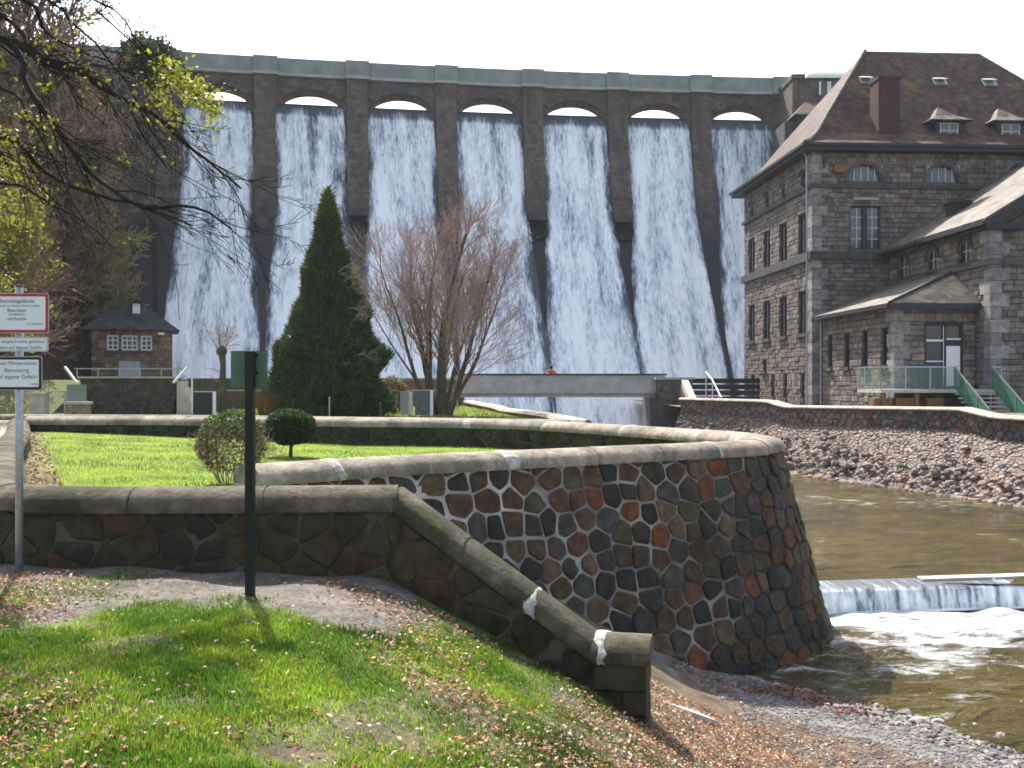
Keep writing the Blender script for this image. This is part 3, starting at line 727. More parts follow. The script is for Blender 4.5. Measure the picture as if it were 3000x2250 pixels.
mb = MB(); mb.bar((X0 - ov - 0.02, Y0 - ov, EH - 0.06), (X0 - ov - 0.02, -0.25, EH - 0.06), 0.16); mb.build('gutter', M['dark_paint'], rf, local=True)
mb = MB()
a, b = Vector((X0 - ov, Y0 - ov - 0.035, EH - 0.16)), Vector((xm, Y0 - ov - 0.035, zr - 0.11)); mb.bar(a, b, 0.07, 0.42); mb.build('barge_board', M['dark_paint'], rf, local=True)
mb = MB(); mb.box((X0 - 0.3, Y0 - 0.42, EH - 0.32), (X1, Y0 + 0.12, EH - 0.06)); mb.build('pediment_cornice', M['dark_paint'], th_, local=True)
mb = MB(); mb.prism([(X0 + 0.9, Y0 + 0.05, EH), (xm, Y0 + 0.05, EH), (xm, Y0 + 0.05, EH + 4.9)], Vector((0, 0.15, 0))); mb.build('gable_infill', M['trim'], th_, local=True)
mb = MB(); mb.box((6.45, -4.5, 9.6), (7.35, -3.5, 11.4)); mb.box((6.35, -4.6, 11.403), (7.45, -3.4, 11.55)); mb.build('roof_vent', M['dark_slate'], th_, local=True)

# ---- low entrance annex with lean-to roof
en = thing('entrance_annex', (18, 60, BZ), 'low stone annex with lean-to slate roof and white door between the taller buildings', 'building', rz=RZ)
ax0, ax1, ay = 0.4, 4.55, -10.3; ah = 5.15
mb = MB(); mb.box((ax0 + dp, ay + dp, -3), (ax1, -0.25, ah)); mb.build('wall', M['ashlar_core'], en, local=True)
VP = [-1.7, -4.2, -6.65, -9.1]
mb = MB()
facade(mb, (ax0 + dp, ay + dp, 0), (1, 0, 0), (0, -1, 0), ax1 - ax0 - dp, ah, [(1.95 - ax0 - dp, 3.95 - ax0 - dp, 1.2, 4.4)], seed=5, bw=0.6)
facade(mb, (ax0 + dp, -0.3, 0), (0, -1, 0), (-1, 0, 0), -ay - 0.3 - dp, ah, [(-0.3 - v - 0.4, -0.3 - v + 0.4, 2.25, 4.15) for v in VP], seed=6, bw=0.6)
sb = mb.build('facade_stones', M['ashlar'], en, local=True); sb['kind'] = 'stuff'
for k in range(8):
    z0 = k * 0.633; l = 0.45 if k % 2 else 0.8; s = 0.8 if k % 2 else 0.45
    mb = MB(); mb.box((ax0 - 0.03, ay - 0.03, z0 + 0.012), (ax0 + l, ay + 0.1, z0 + 0.62)); mb.box((ax0 - 0.0295, ay + 0.1003, z0 + 0.012), (ax0 + 0.1, ay + s, z0 + 0.62)); mb.build('corner_stone', M['quoin'], en, local=True)
wp = window_proto('narrow_window', 0.8, 1.9, 1, 3, en, M['dark_paint'], bar=0.035); u = []
for v in VP: put(wp, u, (ax0 + dp, v, 2.25), LEFT)
# roof: three planes against the hall
ap = Vector((ax1, -8.0, 7.0)); bk = Vector((ax1, -0.26, 7.0)); o_ = 0.45
fl = Vector((ax0 - o_, ay - o_, ah)); fr = Vector((ax1 + 0.02, ay - o_, ah)); bl = Vector((ax0 - o_, -0.26, ah)); up = Vector((0, 0, 0.16))
mb = MB(); mb.prism([fl, ap, bk, bl], up); mb.prism([fl, fr, ap], up * 0.98)
rf = mb.build('roof', M['slate_roof'], en, local=True)
mb = MB(); mb.tube([fl + up, ap + up], [0.09, 0.09], 6); mb.build('hip_tiles', M['dark_slate'], rf, local=True)
mb = MB(); mb.bar(fl + Vector((0, -0.06, -0.02)), fr + Vector((0, -0.06, -0.02)), 0.14, 0.26); mb.bar(fl + Vector((-0.06, 0, 0.0)), bl + Vector((-0.06, 0, 0.0)), 0.12, 0.16); mb.build('gutter', M['dark_paint'], rf, local=True)
mb = MB(); mb.tube([(ax0 - 0.1, -0.55, 0), (ax0 - 0.1, -0.55, ah)], [0.05, 0.05], 8); mb.build('downpipe', M['steel'], en, local=True)
# glazed entrance
dx0, dx1, yy = 1.95, 3.95, ay + dp
mb = MB()
for a, b, c, d in ((dx0, dx0 + 0.12, 1.2, 4.4), (dx1 - 0.12, dx1, 1.2, 4.4), (2.95, 3.1, 1.2, 4.4), (dx0 + 0.12, dx1 - 0.12, 4.2, 4.4), (3.1, dx1 - 0.12, 3.22, 3.5)): mb.box((a, yy - 0.14, c), (b, yy - 0.01, d))
ef = mb.build('entrance_frame', M['dark_paint'], en, local=True)
mb = MB()
for a, b, c, d in ((dx0 + 0.12, 2.95, 3.42, 3.52), (dx0 + 0.12, 2.95, 2.4, 2.46), (3.1, dx1 - 0.12, 3.505, 3.58), (2.93, 2.96, 1.2, 4.2)): mb.box((a, yy - 0.17, c), (b, yy - 0.143, d))
mb.build('glazing_bar', M['white_paint'], ef, local=True)
mb = MB(); mb.box((dx0 + 0.1, yy - 0.06, 1.2), (dx1 - 0.1, yy - 0.02, 4.2)); mb.build('pane', M['pane'], ef, local=True)
mb = MB(); mb.box((3.11, yy - 0.12, 1.2), (3.82, yy - 0.065, 3.2)); dr = mb.build('door', M['door_white'], en, local=True)
mb = MB(); mb.bar((3.72, yy - 0.17, 2.2), (3.6, yy - 0.17, 2.2), 0.03); mb.bar((3.72, yy - 0.17, 2.2), (3.72, yy - 0.11, 2.2), 0.03); mb.build('handle', M['steel'], dr, local=True)

# ---- steel platform with netting balustrade and stairs in front of the annex
pf = thing('entrance_platform', (18, 60, BZ), 'raised platform with green netted balustrade and steps below the white door', 'platform', rz=RZ)
pz = 1.05; px0, px1, py0, py1 = -1.5, 4.3, -13.1, ay - 0.05
mb = MB(); mb.box((px0, py0, pz - 0.16), (px1, py1, pz)); mb.build('deck', M['concrete'], pf, local=True)
for x, y in ((px0 + 0.2, py0 + 0.2), (0.3, py0 + 0.2), (px1 - 0.2, py0 + 0.2)): mb = MB(); mb.box((x - 0.09, y - 0.09, -1.0), (x + 0.09, y + 0.09, pz - 0.16)); mb.build('post', M['rust_wood'], pf, local=True)
sx0, sx1 = 2.05, 3.85
def rail(p, q, name='balustrade', mat='pale_net', posts=4):
    p = Vector(p); q = Vector(q); up = Vector((0, 0, 1.05))
    mb = MB(); mb.bar(p + up, q + up, 0.06)
    for k in range(posts):
        a = p.lerp(q, k / (posts - 1)); mb.bar(a, a + up, 0.045)
    o = mb.build('handrail', M['steel'], pf, local=True)
    nn = (q - p).cross(Vector((0, 0, 1))).normalized() * 0.012
    mb = MB(); mb.prism([p + Vector((0, 0, 0.06)), q + Vector((0, 0, 0.06)), q + up * 0.97, p + up * 0.97], nn); mb.build('netting', M[mat], o, local=True)
rail((px0, py0, pz), (sx0, py0, pz)); rail((px0, py1, pz), (px0, py0, pz)); rail((sx1, py0, pz), (px1, py0, pz), posts=2)
for k in range(9):
    z = pz - 0.19 * (k + 1); y = py0 - 0.30 * k
    mb = MB(); mb.box((sx0, y - 0.30, z - 0.06), (sx1, y - 0.004, z)); mb.build('step', M['concrete'], pf, local=True)
for x in (sx0, sx1): rail((x, py0 - 3.0, pz - 1.9), (x, py0, pz), mat='green_net', posts=4)
bn = thing('bin', tuple(Vector((18, 60, BZ)) + Matrix.Rotation(RZ, 3, 'Z') @ Vector((1.25, -11.5, pz))), 'dark bin with blue lid standing on the platform beside the door', 'bin', rz=RZ)
mb = MB(); mb.prism([(-0.4, -0.35, 0.08), (0.4, -0.35, 0.08), (0.46, -0.42, 1.0), (-0.46, -0.42, 1.0)], Vector((0, 0.75, 0))); mb.build('body', M['dark_paint'], bn, local=True)
mb = MB(); mb.prism([(-0.5, -0.47, 1.003), (0.5, -0.47, 1.003), (0.46, -0.4, 1.2), (-0.46, -0.4, 1.2)], Vector((0, 0.85, 0))); mb.build('lid', M['blue_bin'], bn, local=True)
for x in (-0.3, 0.3): mb = MB(); mb.tube([(x - 0.04, 0.3, 0.09), (x + 0.04, 0.3, 0.09)], [0.09, 0.09], 10); mb.build('wheel', M['hole'], bn, local=True)
for k, (x, w) in enumerate(((-1.3, 0.9), (-0.2, 1.0), (1.2, 0.8))):
    tb = thing('timber_stack', tuple(Vector((18, 60, BZ)) + Matrix.Rotation(RZ, 3, 'Z') @ Vector((x, -12.6, 0))), ['reddish timber stacked under the left end of the platform', 'reddish timber stacked under the middle of the platform', 'reddish timber stacked next to the platform steps'][k], 'timber', 'timber under the platform', RZ)
    for j in range(4):
        mb = MB(); mb.box((-w / 2, -0.3, j * 0.16 + 0.005), (w / 2, 0.3, j * 0.16 + 0.15)); mb.build('plank', M['rust_wood'], tb, local=True)

# ---- gatehouse at the end of the dam
gh = thing('gatehouse', (29, 95, -6), 'stone gatehouse with curved green roof at the right end of the dam', 'building')
mb = MB(); mb.box((26.1, 93.2, -6), (34, 101, 28.4)); mb.build('tower_wall', M['dam'], gh)
mb = MB(); prof = [(0, 0.0), (0.16, 0.32), (0.35, 0.55), (0.6, 0.8), (1.0, 0.98)]
rr = []
for f, z in prof: rr.append([(27.3 + 2.4 * f, 92.9 + 3.6 * f, 28.42 + z * 1.55), (34.3 - 1.2 * f, 92.9 + 3.6 * f, 28.42 + z * 1.55), (34.3 - 1.2 * f, 101.2 - 3.6 * f, 28.42 + z * 1.55), (27.3 + 2.4 * f, 101.2 - 3.6 * f, 28.42 + z * 1.55)])
for A, B in zip(rr[:-1], rr[1:]):
    for j in range(4): mb.face([A[j], A[(j+1) % 4], B[(j+1) % 4], B[j]])
mb.face(rr[-1]); mb.face(rr[0][::-1]); mb.build('curved_roof', M['parapet'], gh)
mb = MB(); mb.box((26.0, 93.0, 28.403), (27.25, 101, 28.8)); mb.build('parapet', M['dam'], gh)
for k in range(5):
    x = 29.0 + k * 0.95
    mb = MB(); mb.box((x - 0.3, 93.13, 26.9), (x + 0.3, 93.195, 28.0)); w_ = mb.build('window', M['pane'], gh)
    for s_ in (-0.42, 0.34): mb = MB(); mb.lathe([(0.09, 26.85), (0.09, 27.95), (0.16, 28.08)], (x + s_ + 0.04, 93.05, 0), 8); mb.build('column', M['white_paint'], w_)
mb = MB(); mb.box((25.6, 88.5, -6), (34, 93.15, 23.9)); mb.build('lower_wall', M['dam'], gh)
mb = MB(); mb.box((24.4, 89.6, -6), (25.57, 93.6, 23.5)); mb.build('buttress', M['trim'], gh)
mb = MB(); 
c = [(25.0, 88.0, 23.903), (34.5, 88.0, 23.903), (34.5, 93.1, 23.903), (25.0, 93.1, 23.903)]
t = [(26.6, 91.0, 25.6), (34.5, 91.0, 25.6), (34.5, 93.1, 25.6), (26.6, 93.1, 25.6)]
for j in range(4): mb.face([c[j], c[(j+1) % 4], t[(j+1) % 4], t[j]])
mb.face(t); mb.face(c[::-1]); mb.build('lower_roof', M['tile_roof'], gh)
mb = MB(); mb.bar((25.0, 87.95, 23.8), (34.5, 87.95, 23.8), 0.1, 0.2); mb.build('eaves_board', M['cornice'], gh)
for x in (30.4, 32.2): mb = MB(); mb.tube([(x, 96, 29.8), (x, 96, 31.2)], [0.04, 0.02], 5); mb.build('lightning_rod', M['steel'], gh)

# ---- valve house on the left bank
vh = thing('valve_house', (-26.7, 70, 0.3), 'small square stone hut with dark slate roof at the foot of the dam', 'building')
hx0, hx1, hy0, hy1, hz0, hz1 = -29.4, -23.9, 70.0, 75.0, 0.3, 3.75
mb = MB(); mb.box((hx0 + 0.2, hy0 + 0.2, -2), (hx1 - 0.2, hy1, hz1)); mb.build('wall', M['ashlar_core'], vh)
mb = MB(); BR = [(0.27,0.19,0.11),(0.22,0.155,0.10),(0.19,0.15,0.11),(0.30,0.21,0.13),(0.16,0.13,0.10)]
old = ASH; ASH = BR
facade(mb, (hx0 + 0.2, hy0 + 0.2, hz0), (1, 0, 0), (0, -1, 0), hx1 - hx0 - 0.4, hz1 - hz0, [(1.0, 1.75, 2.05, 3.1), (1.95, 3.0, 2.05, 3.1), (3.2, 3.95, 2.05, 3.1), (1.75, 3.2, 0, 1.35)], 0.28, 0.42, 0.2, seed=8)
facade(mb, (hx1 - 0.2, hy0 + 0.2, hz0), (0, 1, 0), (1, 0, 0), hy1 - hy0 - 0.2, hz1 - hz0, [], 0.28, 0.42, 0.2, seed=9)
ASH = old
sb = mb.build('facade_stones', M['ashlar'], vh); sb['kind'] = 'stuff'; vh.rotation_euler.z = math.radians(20)
for x0, w, nx in ((1.0, 0.75, 2), (1.95, 1.05, 3), (3.2, 0.75, 2)):
    w_ = window_proto('window', w, 1.05, nx, 3, vh, M['white_paint'], frame=0.1, bar=0.07, depth=0.2)
    w_.location = Vector((hx0 + 0.2 + x0 + w / 2, hy0 + 0.2, hz0 + 2.05)) - vh.location
mb = MB(); mb.box((hx0 + 1.97, hy0 + 0.08, hz0), (hx0 + 3.38, hy0 + 0.17, hz0 + 1.33)); d_ = mb.build('door', M['sign_back'], vh)
mb = MB(); o4 = 0.5; z0 = hz1 + 0.02
c = [(hx0 - o4, hy0 - o4, z0), (hx1 + o4, hy0 - o4, z0), (hx1 + o4, hy1 + o4, z0), (hx0 - o4, hy1 + o4, z0)]
t = [(hx0 + 2.2, hy0 + 2.4, z0 + 2.2), (hx1 - 2.2, hy0 + 2.4, z0 + 2.2), (hx1 - 2.2, hy1 - 2.4, z0 + 2.2), (hx0 + 2.2, hy1 - 2.4, z0 + 2.2)]
for j in range(4): mb.face([c[j], c[(j+1) % 4], t[(j+1) % 4], t[j]])
mb.face(t); mb.face(c[::-1]); rf = mb.build('roof', M['dark_slate'], vh)
mb = MB(); mb.box((hx0 + 2.85, hy0 + 1.0, z0 + 1.25), (hx0 + 3.35, hy0 + 2.0, z0 + 1.95)); dm = mb.build('dormer', M['white_paint'], vh)
mb = MB(); mb.prism([(hx0 + 2.7, hy0 + 0.85, z0 + 1.955), (hx0 + 3.5, hy0 + 0.85, z0 + 1.955), (hx0 + 3.1, hy0 + 0.85, z0 + 2.3)], Vector((0, 1.3, 0))); mb.build('dormer_roof', M['dark_slate'], dm)
mb = MB(); mb.box((hx1 - 0.95, hy0 - 0.5, z0 - 0.32), (hx1 - 0.55, hy0 - 0.05, z0 - 0.15)); mb.build('wall_lamp', M['white_paint'], vh)
# ------------------------------------------------------------------ rubble masonry
def clip(poly, px, py, nx, ny):
    """keep the side where (p - P).n <= 0"""
    out = []; n = len(poly)
    for i in range(n):
        a = poly[i]; b = poly[(i + 1) % n]
        da = (a[0] - px) * nx + (a[1] - py) * ny; db = (b[0] - px) * nx + (b[1] - py) * ny
        if da <= 0: out.append(a)
        if (da < 0 < db) or (db < 0 < da): t = da / (da - db); out.append((a[0] + (b[0] - a[0]) * t, a[1] + (b[1] - a[1]) * t))
    return out
def cells(L, H, cw, ch, seed, jit=0.34, gap=0.02, gapv=0.02):
    """irregular stones of a rubble wall on the rectangle 0..L x 0..H (s along, t down): rounded polygons"""
    r = random.Random(seed); S = []; rows = max(1, round(H / ch))
    for j in range(-1, rows + 1):
        k = -1; x = -cw * r.random()
        while x < L + cw:
            w = cw * r.uniform(0.55, 1.6)
            S.append((x + w / 2, (j + 0.5 + r.uniform(-jit, jit)) * H / rows)); x += w
    out = []
    for i, (x, y) in enumerate(S):
        if not (-0.2 < x < L + 0.2 and -0.2 < y < H + 0.2): continue
        P = [(max(0, x - 1), max(0, y - 1)), (min(L, x + 1), max(0, y - 1)), (min(L, x + 1), min(H, y + 1)), (max(0, x - 1), min(H, y + 1))]
        g = (gap + gapv * r.random()) / 2
        for k, (u, v) in enumerate(S):
            if k == i or abs(u - x) > 1.8 or abs(v - y) > 1.8: continue
            dx, dy = u - x, v - y; d = math.hypot(dx, dy)
            if d < 1e-6: continue
            P = clip(P, x + dx / 2 - dx / d * g, y + dy / 2 - dy / d * g, dx, dy)
            if len(P) < 3: break
        if len(P) < 3: continue
        A = 0.5 * abs(sum(P[q][0] * P[(q+1) % len(P)][1] - P[(q+1) % len(P)][0] * P[q][1] for q in range(len(P))))
        if A < 0.006: continue
        Q = []
        for q in range(len(P)):                 # cut the corners
            a = P[q]; b = P[(q + 1) % len(P)]; l = math.hypot(b[0] - a[0], b[1] - a[1])
            f = min(0.28, 0.030 / max(l, 1e-4))
            if l < 0.02: Q.append(((a[0] + b[0]) / 2, (a[1] + b[1]) / 2)); continue
            Q.append((a[0] + (b[0] - a[0]) * f, a[1] + (b[1] - a[1]) * f)); Q.append((a[0] + (b[0] - a[0]) * (1 - f), a[1] + (b[1] - a[1]) * (1 - f)))
        out.append(Q)
    return out
def stone_geo(mb, Q, S, proud, r, back=-0.03):
    """Q: rounded polygon in (s,t); S(s,t,off)->point"""
    cx = sum(p[0] for p in Q) / len(Q); cy = sum(p[1] for p in Q) / len(Q); n = len(Q)
    tx, ty = r.uniform(-0.1, 0.1), r.uniform(-0.1, 0.1)
    def ring(k, off): return [S(cx + (p[0] - cx) * k, cy + (p[1] - cy) * k, off + (tx * (p[0] - cx) + ty * (p[1] - cy) + r.uniform(-.006, .006)) * (off > 0)) for p in Q]
    A = ring(1.0, back); B = ring(0.97, proud * 0.6); C = ring(0.80, proud)
    V = A + B + C + [S(cx, cy, proud + r.uniform(0, 0.012))]
    F = [(i, (i+1) % n, n + (i+1) % n, n + i) for i in range(n)] + [(n + i, n + (i+1) % n, 2*n + (i+1) % n, 2*n + i) for i in range(n)] + [(2*n + i, 2*n + (i+1) % n, 3*n) for i in range(n)]
    mb.idx(V, F)

class Path:
    """plan polyline with arc length"""
    def __init__(s, pts, sub=6):
        P = [Vector(p) for p in pts]; Q = []
        for i in range(len(P) - 1):
            p0, p1, p2, p3 = P[max(i-1, 0)], P[i], P[i+1], P[min(i+2, len(P)-1)]
            for k in range(sub):
                t = k / sub
                Q.append(0.5 * ((2*p1) + (p2 - p0) * t + (2*p0 - 5*p1 + 4*p2 - p3) * t*t + (3*p1 - p0 - 3*p2 + p3) * t*t*t))
        Q.append(P[-1]); s.Q = Q; s.L = [0]
        for a, b in zip(Q[:-1], Q[1:]): s.L.append(s.L[-1] + (b - a).length)
        s.len = s.L[-1]
    def at(s, d):
        d = min(max(d, 0), s.len); lo, hi = 0, len(s.L) - 1
        while hi - lo > 1:
            m = (lo + hi) // 2
            if s.L[m] <= d: lo = m
            else: hi = m
        t = (d - s.L[lo]) / max(s.L[hi] - s.L[lo], 1e-9); return s.Q[lo].lerp(s.Q[hi], t)
    def dir(s, d):
        v = s.at(d + 0.12) - s.at(d - 0.12); return v.normalized()
def sweep(mb, P, prof, d0, d1, n, flip=1):
    """profile (lateral to the left, up) along the 3d path between d0 and d1, closed ends"""
    rings = []
    for k in range(n + 1):
        d = d0 + (d1 - d0) * k / n; p = P.at(d); t = P.dir(d); lat = Vector((-t.y, t.x, 0)).normalized() * flip; up = Vector((0, 0, 1))
        rings.append([p + lat * a + up * b for a, b in prof])
    m = len(prof)
    V = [v for r in rings for v in r]
    F = [(k*m + j, k*m + (j+1) % m, (k+1)*m + (j+1) % m, (k+1)*m + j) for k in range(n) for j in range(m)]
    F += [tuple(range(m))[::-1], tuple(n*m + j for j in range(m))]
    mb.idx(V, F)
def half_round(w, h): return [(-w, 0), (-w*1.04, h*0.22), (-w*0.98, h*0.46), (-w*0.82, h*0.70), (-w*0.55, h*0.90), (-w*0.2, h*0.99), (w*0.2, h*0.99), (w*0.55, h*0.90), (w*0.82, h*0.70), (w*0.98, h*0.46), (w*1.04, h*0.22), (w, 0)]
def lime_band(mb, P, prof, e, r, w=0.09):
    """irregular smear of lime mortar over a coping joint"""
    m = len(prof); lo, hi = w * r.uniform(0.3, 0.9), w * r.uniform(0.3, 0.9); a = []; b = []
    for q in range(m): lo = min(w * 1.7, max(0.02, lo + r.uniform(-0.06, 0.06))); hi = min(w * 1.7, max(0.02, hi + r.uniform(-0.06, 0.06))); a.append(e - lo); b.append(e + hi)
    V = []
    for k in range(4):
        for q in range(m):
            d = a[q] + (b[q] - a[q]) * k / 3; p = P.at(d); t = P.dir(d); lat = Vector((-t.y, t.x, 0)).normalized(); V.append(p + lat * prof[q][0] + Vector((0, 0, prof[q][1] - (0.012 if k in (0, 3) else 0))))
    mb.idx(V, [(k*m + q, k*m + q + 1, (k+1)*m + q + 1, (k+1)*m + q) for k in range(3) for q in range(m - 1)])
def copings(P, parent, w, h, mat, seg=1.25, start=0.0, end=None, limes=(), joint='mortar', seed=3):
    r = random.Random(seed); d = start; end = P.len if end is None else end; prof = half_round(w, h); small = [(a * 0.975, b * 0.965) for a, b in prof]
    k = 0
    while d < end - 0.05:
        e = min(end, d + seg * r.uniform(0.75, 1.3))
        if end - e < 0.4: e = end
        dz = r.uniform(-0.006, 0.006)
        mb = MB(); sweep(mb, P, [(a, b + dz) for a, b in prof], d + 0.012, e - 0.012, max(2, int((e - d) / 0.3)))
        mb.build('coping_stone', mat, parent, origin='own', smooth='auto')
        if e < end:
            mb = MB()
            if k in limes: lime_band(mb, P, [(a * 1.015, b * 1.02 + 0.002) for a, b in prof], e, r)
            else: sweep(mb, P, small, e - 0.013, e + 0.013, 2)
            mb.build('mortar_joint', M['lime'] if k in limes else M[joint], parent, origin='own')
        d = e; k += 1

# ------------------------------------------------------------------ rounded bastion wall
BT = -1.22                                      # top of the masonry under the coping
bast = thing('bastion_wall', (0.5, 15, -4.7), 'big rounded bastion wall of dark and rusty rubble stones with pale joints', 'wall')
OUT = [(-3.05, 11.95), (-1.3, 13.55), (0.6, 14.75), (2.3, 15.8), (3.7, 16.75), (4.55, 17.6), (4.98, 18.6), (4.95, 19.7), (4.55, 20.9), (3.3, 23.4), (1.2, 26.4), (-1.4, 28.4), (-7, 29.6), (-14.6, 30.6)]
BP = Path([(x, y, BT) for x, y in OUT])
BH = 3.75; BAT = 0.27
def bS(s, t, off):
    p = BP.at(s); d = BP.dir(s); nrm = Vector((d.y, -d.x, 0)).normalized()
    q = p + nrm * (BAT * t + off) + Vector((0, 0, -t)); return q
LV = 16.5                                       # arc length of the face that looks at the camera
mb = MB(); ns = 110; q = np.linspace(0, BP.len, ns)
for i in range(ns - 1):
    for a, b in ((0, 1.2), (1.2, 2.4), (2.4, BH + 0.4)): mb.face([bS(q[i], b, 0), bS(q[i+1], b, 0), bS(q[i+1], a, 0), bS(q[i], a, 0)])
    a0, a1 = bS(q[i], 0, -0.52), bS(q[i+1], 0, -0.52); dn = Vector((0, 0, -1.2))
    mb.mi = 1; mb.face([bS(q[i], 0, 0), bS(q[i+1], 0, 0), a1, a0]); mb.face([a0, a1, a1 + dn, a0 + dn]); mb.mi = 0  # inner side in dark mortar, its shade put into the colour
mb.face([bS(0, 0, 0), bS(0, 0, -0.52), bS(0, BH, -0.9), bS(0, BH, 0)])
mb.build('mortar_core', [M['mortar'], M['dark_mortar']], bast, smooth=True)
qs = cells(LV, BH, 0.365, 0.30, 21, jit=0.24, gap=0.012, gapv=0.045)
rr = random.Random(9)
def bseen(Q):
    cx = sum(p[0] for p in Q) / len(Q); cy = sum(p[1] for p in Q) / len(Q)
    A = abs(sum(Q[i][0] * Q[(i+1) % len(Q)][1] - Q[(i+1) % len(Q)][0] * Q[i][1] for i in range(len(Q)))) / 2
    p = bS(cx, cy, 0); d = BP.dir(cx); nrm = Vector((d.y, -d.x, BAT)).normalized()
    hidden = p.x < 0.9 and p.z < -1.25 - 0.66 * (p.x + 1.0) * 1.5 - 0.25
    return A * max(0, -nrm.dot(p.normalized())) / p.length_squared * (0.2 if hidden else 1)
qs.sort(key=bseen, reverse=True)
rest = MB()
for i, Q in enumerate(qs):
    pr = rr.uniform(0.018, 0.045)
    if i < 298:
        mb = MB(); stone_geo(mb, Q, bS, pr, rr); mb.build('stone', M['bastion_stone'], bast, origin='own')
    else:
        rest.cur = rr.choice(BAST); stone_geo(rest, Q, bS, pr, rr)
for Q in cells(BP.len - LV, BH, 0.6, 0.45, 22, gap=0.03):
    Q2 = [(a + LV, b) for a, b in Q]; rest.cur = rr.choice(BAST); stone_geo(rest, Q2, bS, 0.05, rr)
# inner face of the far side, its shade painted in as darkened stone colours
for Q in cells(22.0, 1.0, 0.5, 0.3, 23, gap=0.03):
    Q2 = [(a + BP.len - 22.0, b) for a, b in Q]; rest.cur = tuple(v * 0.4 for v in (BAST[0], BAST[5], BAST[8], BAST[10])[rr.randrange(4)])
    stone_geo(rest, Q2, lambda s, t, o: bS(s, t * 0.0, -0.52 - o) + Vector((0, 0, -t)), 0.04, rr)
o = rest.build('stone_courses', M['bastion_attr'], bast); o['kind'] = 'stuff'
class Off:
    def __init__(s, P, off, dz=0): s.P = P; s.off = off; s.len = P.len; s.dz = dz
    def dir(s, d): return s.P.dir(d)
    def at(s, d): t = s.P.dir(d); return s.P.at(d) + Vector((-t.y, t.x, 0)).normalized() * s.off + Vector((0, 0, s.dz))
copings(Off(BP, 0.26), bast, 0.33, 0.25, M['coping'], 1.35, limes=(0, 2, 5, 7, 8, 9, 11, 13, 15), seed=4)
# moss growing on the wet foot of the bastion
mb = MB(); rm = random.Random(31)
for k in range(2600):
    s = rm.uniform(0.22, 0.80) * LV; t = 3.30 - 0.75 * rm.random() ** 1.8; w = rm.uniform(0.012, 0.035)
    if fbm(s * 1.1, t * 1.5, 2) < -0.10 + (3.4 - t) * 0.35: continue
    p = bS(s, t, 0.035 + 0.02 * rm.random()); a = Vector((rm.uniform(-1, 1), rm.uniform(-1, 0.2), rm.uniform(-.2, 1))).normalized() * w; b = a.cross(Vector((rm.uniform(-1, 1), rm.uniform(-1, 1), 1))).normalized() * w
    k_ = rm.uniform(0.6, 1.3); mb.cur = (0.075 * k_, 0.092 * k_, 0.022 * k_); mb.face([p - b, p + a, p + b])
o = mb.build('moss', M['leaf'], bast); o['kind'] = 'stuff'

# ------------------------------------------------------------------ low garden wall with the sloping end
gw = thing('garden_wall', (-3, 10, -3.4), 'low shaded stone wall with mossy rounded top that slopes down beside the steps', 'wall')
GT = -1.24
# flat part with the bend to the left, along the lawn
GP = Path([(-14.9, 30.2, GT), (-11.6, 23.5, GT), (-8.9, 17.6, GT), (-6.9, 13.6, GT), (-5.75, 11.2, GT), (-5.05, 10.15, GT), (-4.2, 9.86, GT), (-3.0, 9.84, GT), (-1.12, 9.95, GT)])
FL = GP.len
mb = MB(); q = np.linspace(0, FL, 60)
def gS(s, t, off):
    d = GP.dir(s); nrm = Vector((d.y, -d.x, 0)); return GP.at(s) + nrm * (0.22 + off) + Vector((0, 0, -t))
for i in range(59):
    for o1, o2, t1, t2 in ((0, 0, 1.6, 0), (0, -0.44, 0, 0), (-0.44, -0.44, 0, 1.6)):
        mb.face([gS(q[i], t1, o1), gS(q[i+1], t1, o1), gS(q[i+1], t2, o2), gS(q[i], t2, o2)])
mb.build('wall_core', M['dark_mortar'], gw, smooth=False)
rr = random.Random(5); V0 = FL - 6.6
for Q in cells(6.6, 0.9, 0.40, 0.25, 41, gap=0.004, gapv=0.012):
    mb = MB(); stone_geo(mb, [(a + V0, b) for a, b in Q], gS, rr.uniform(0.008, 0.028), rr); mb.build('stone', M['garden_stone'], gw, origin='own')
rest = MB()
for Q in cells(V0, 1.2, 0.6, 0.4, 42, gap=0.02):
    rest.cur = rr.choice([(0.14, 0.12, 0.10), (0.10, 0.09, 0.07), (0.12, 0.095, 0.07)]); stone_geo(rest, Q, gS, 0.03, rr)
    stone_geo(rest, Q, lambda s, t, o: gS(s, t, -0.44 - o), 0.03, rr)
o = rest.build('stone_courses', M['bastion_attr'], gw); o['kind'] = 'stuff'
copings(Off(GP, 0.0, 0.0), gw, 0.27, 0.23, M['mossy_coping'], 1.15, start=0.0, seed=6, joint='dark_mortar')
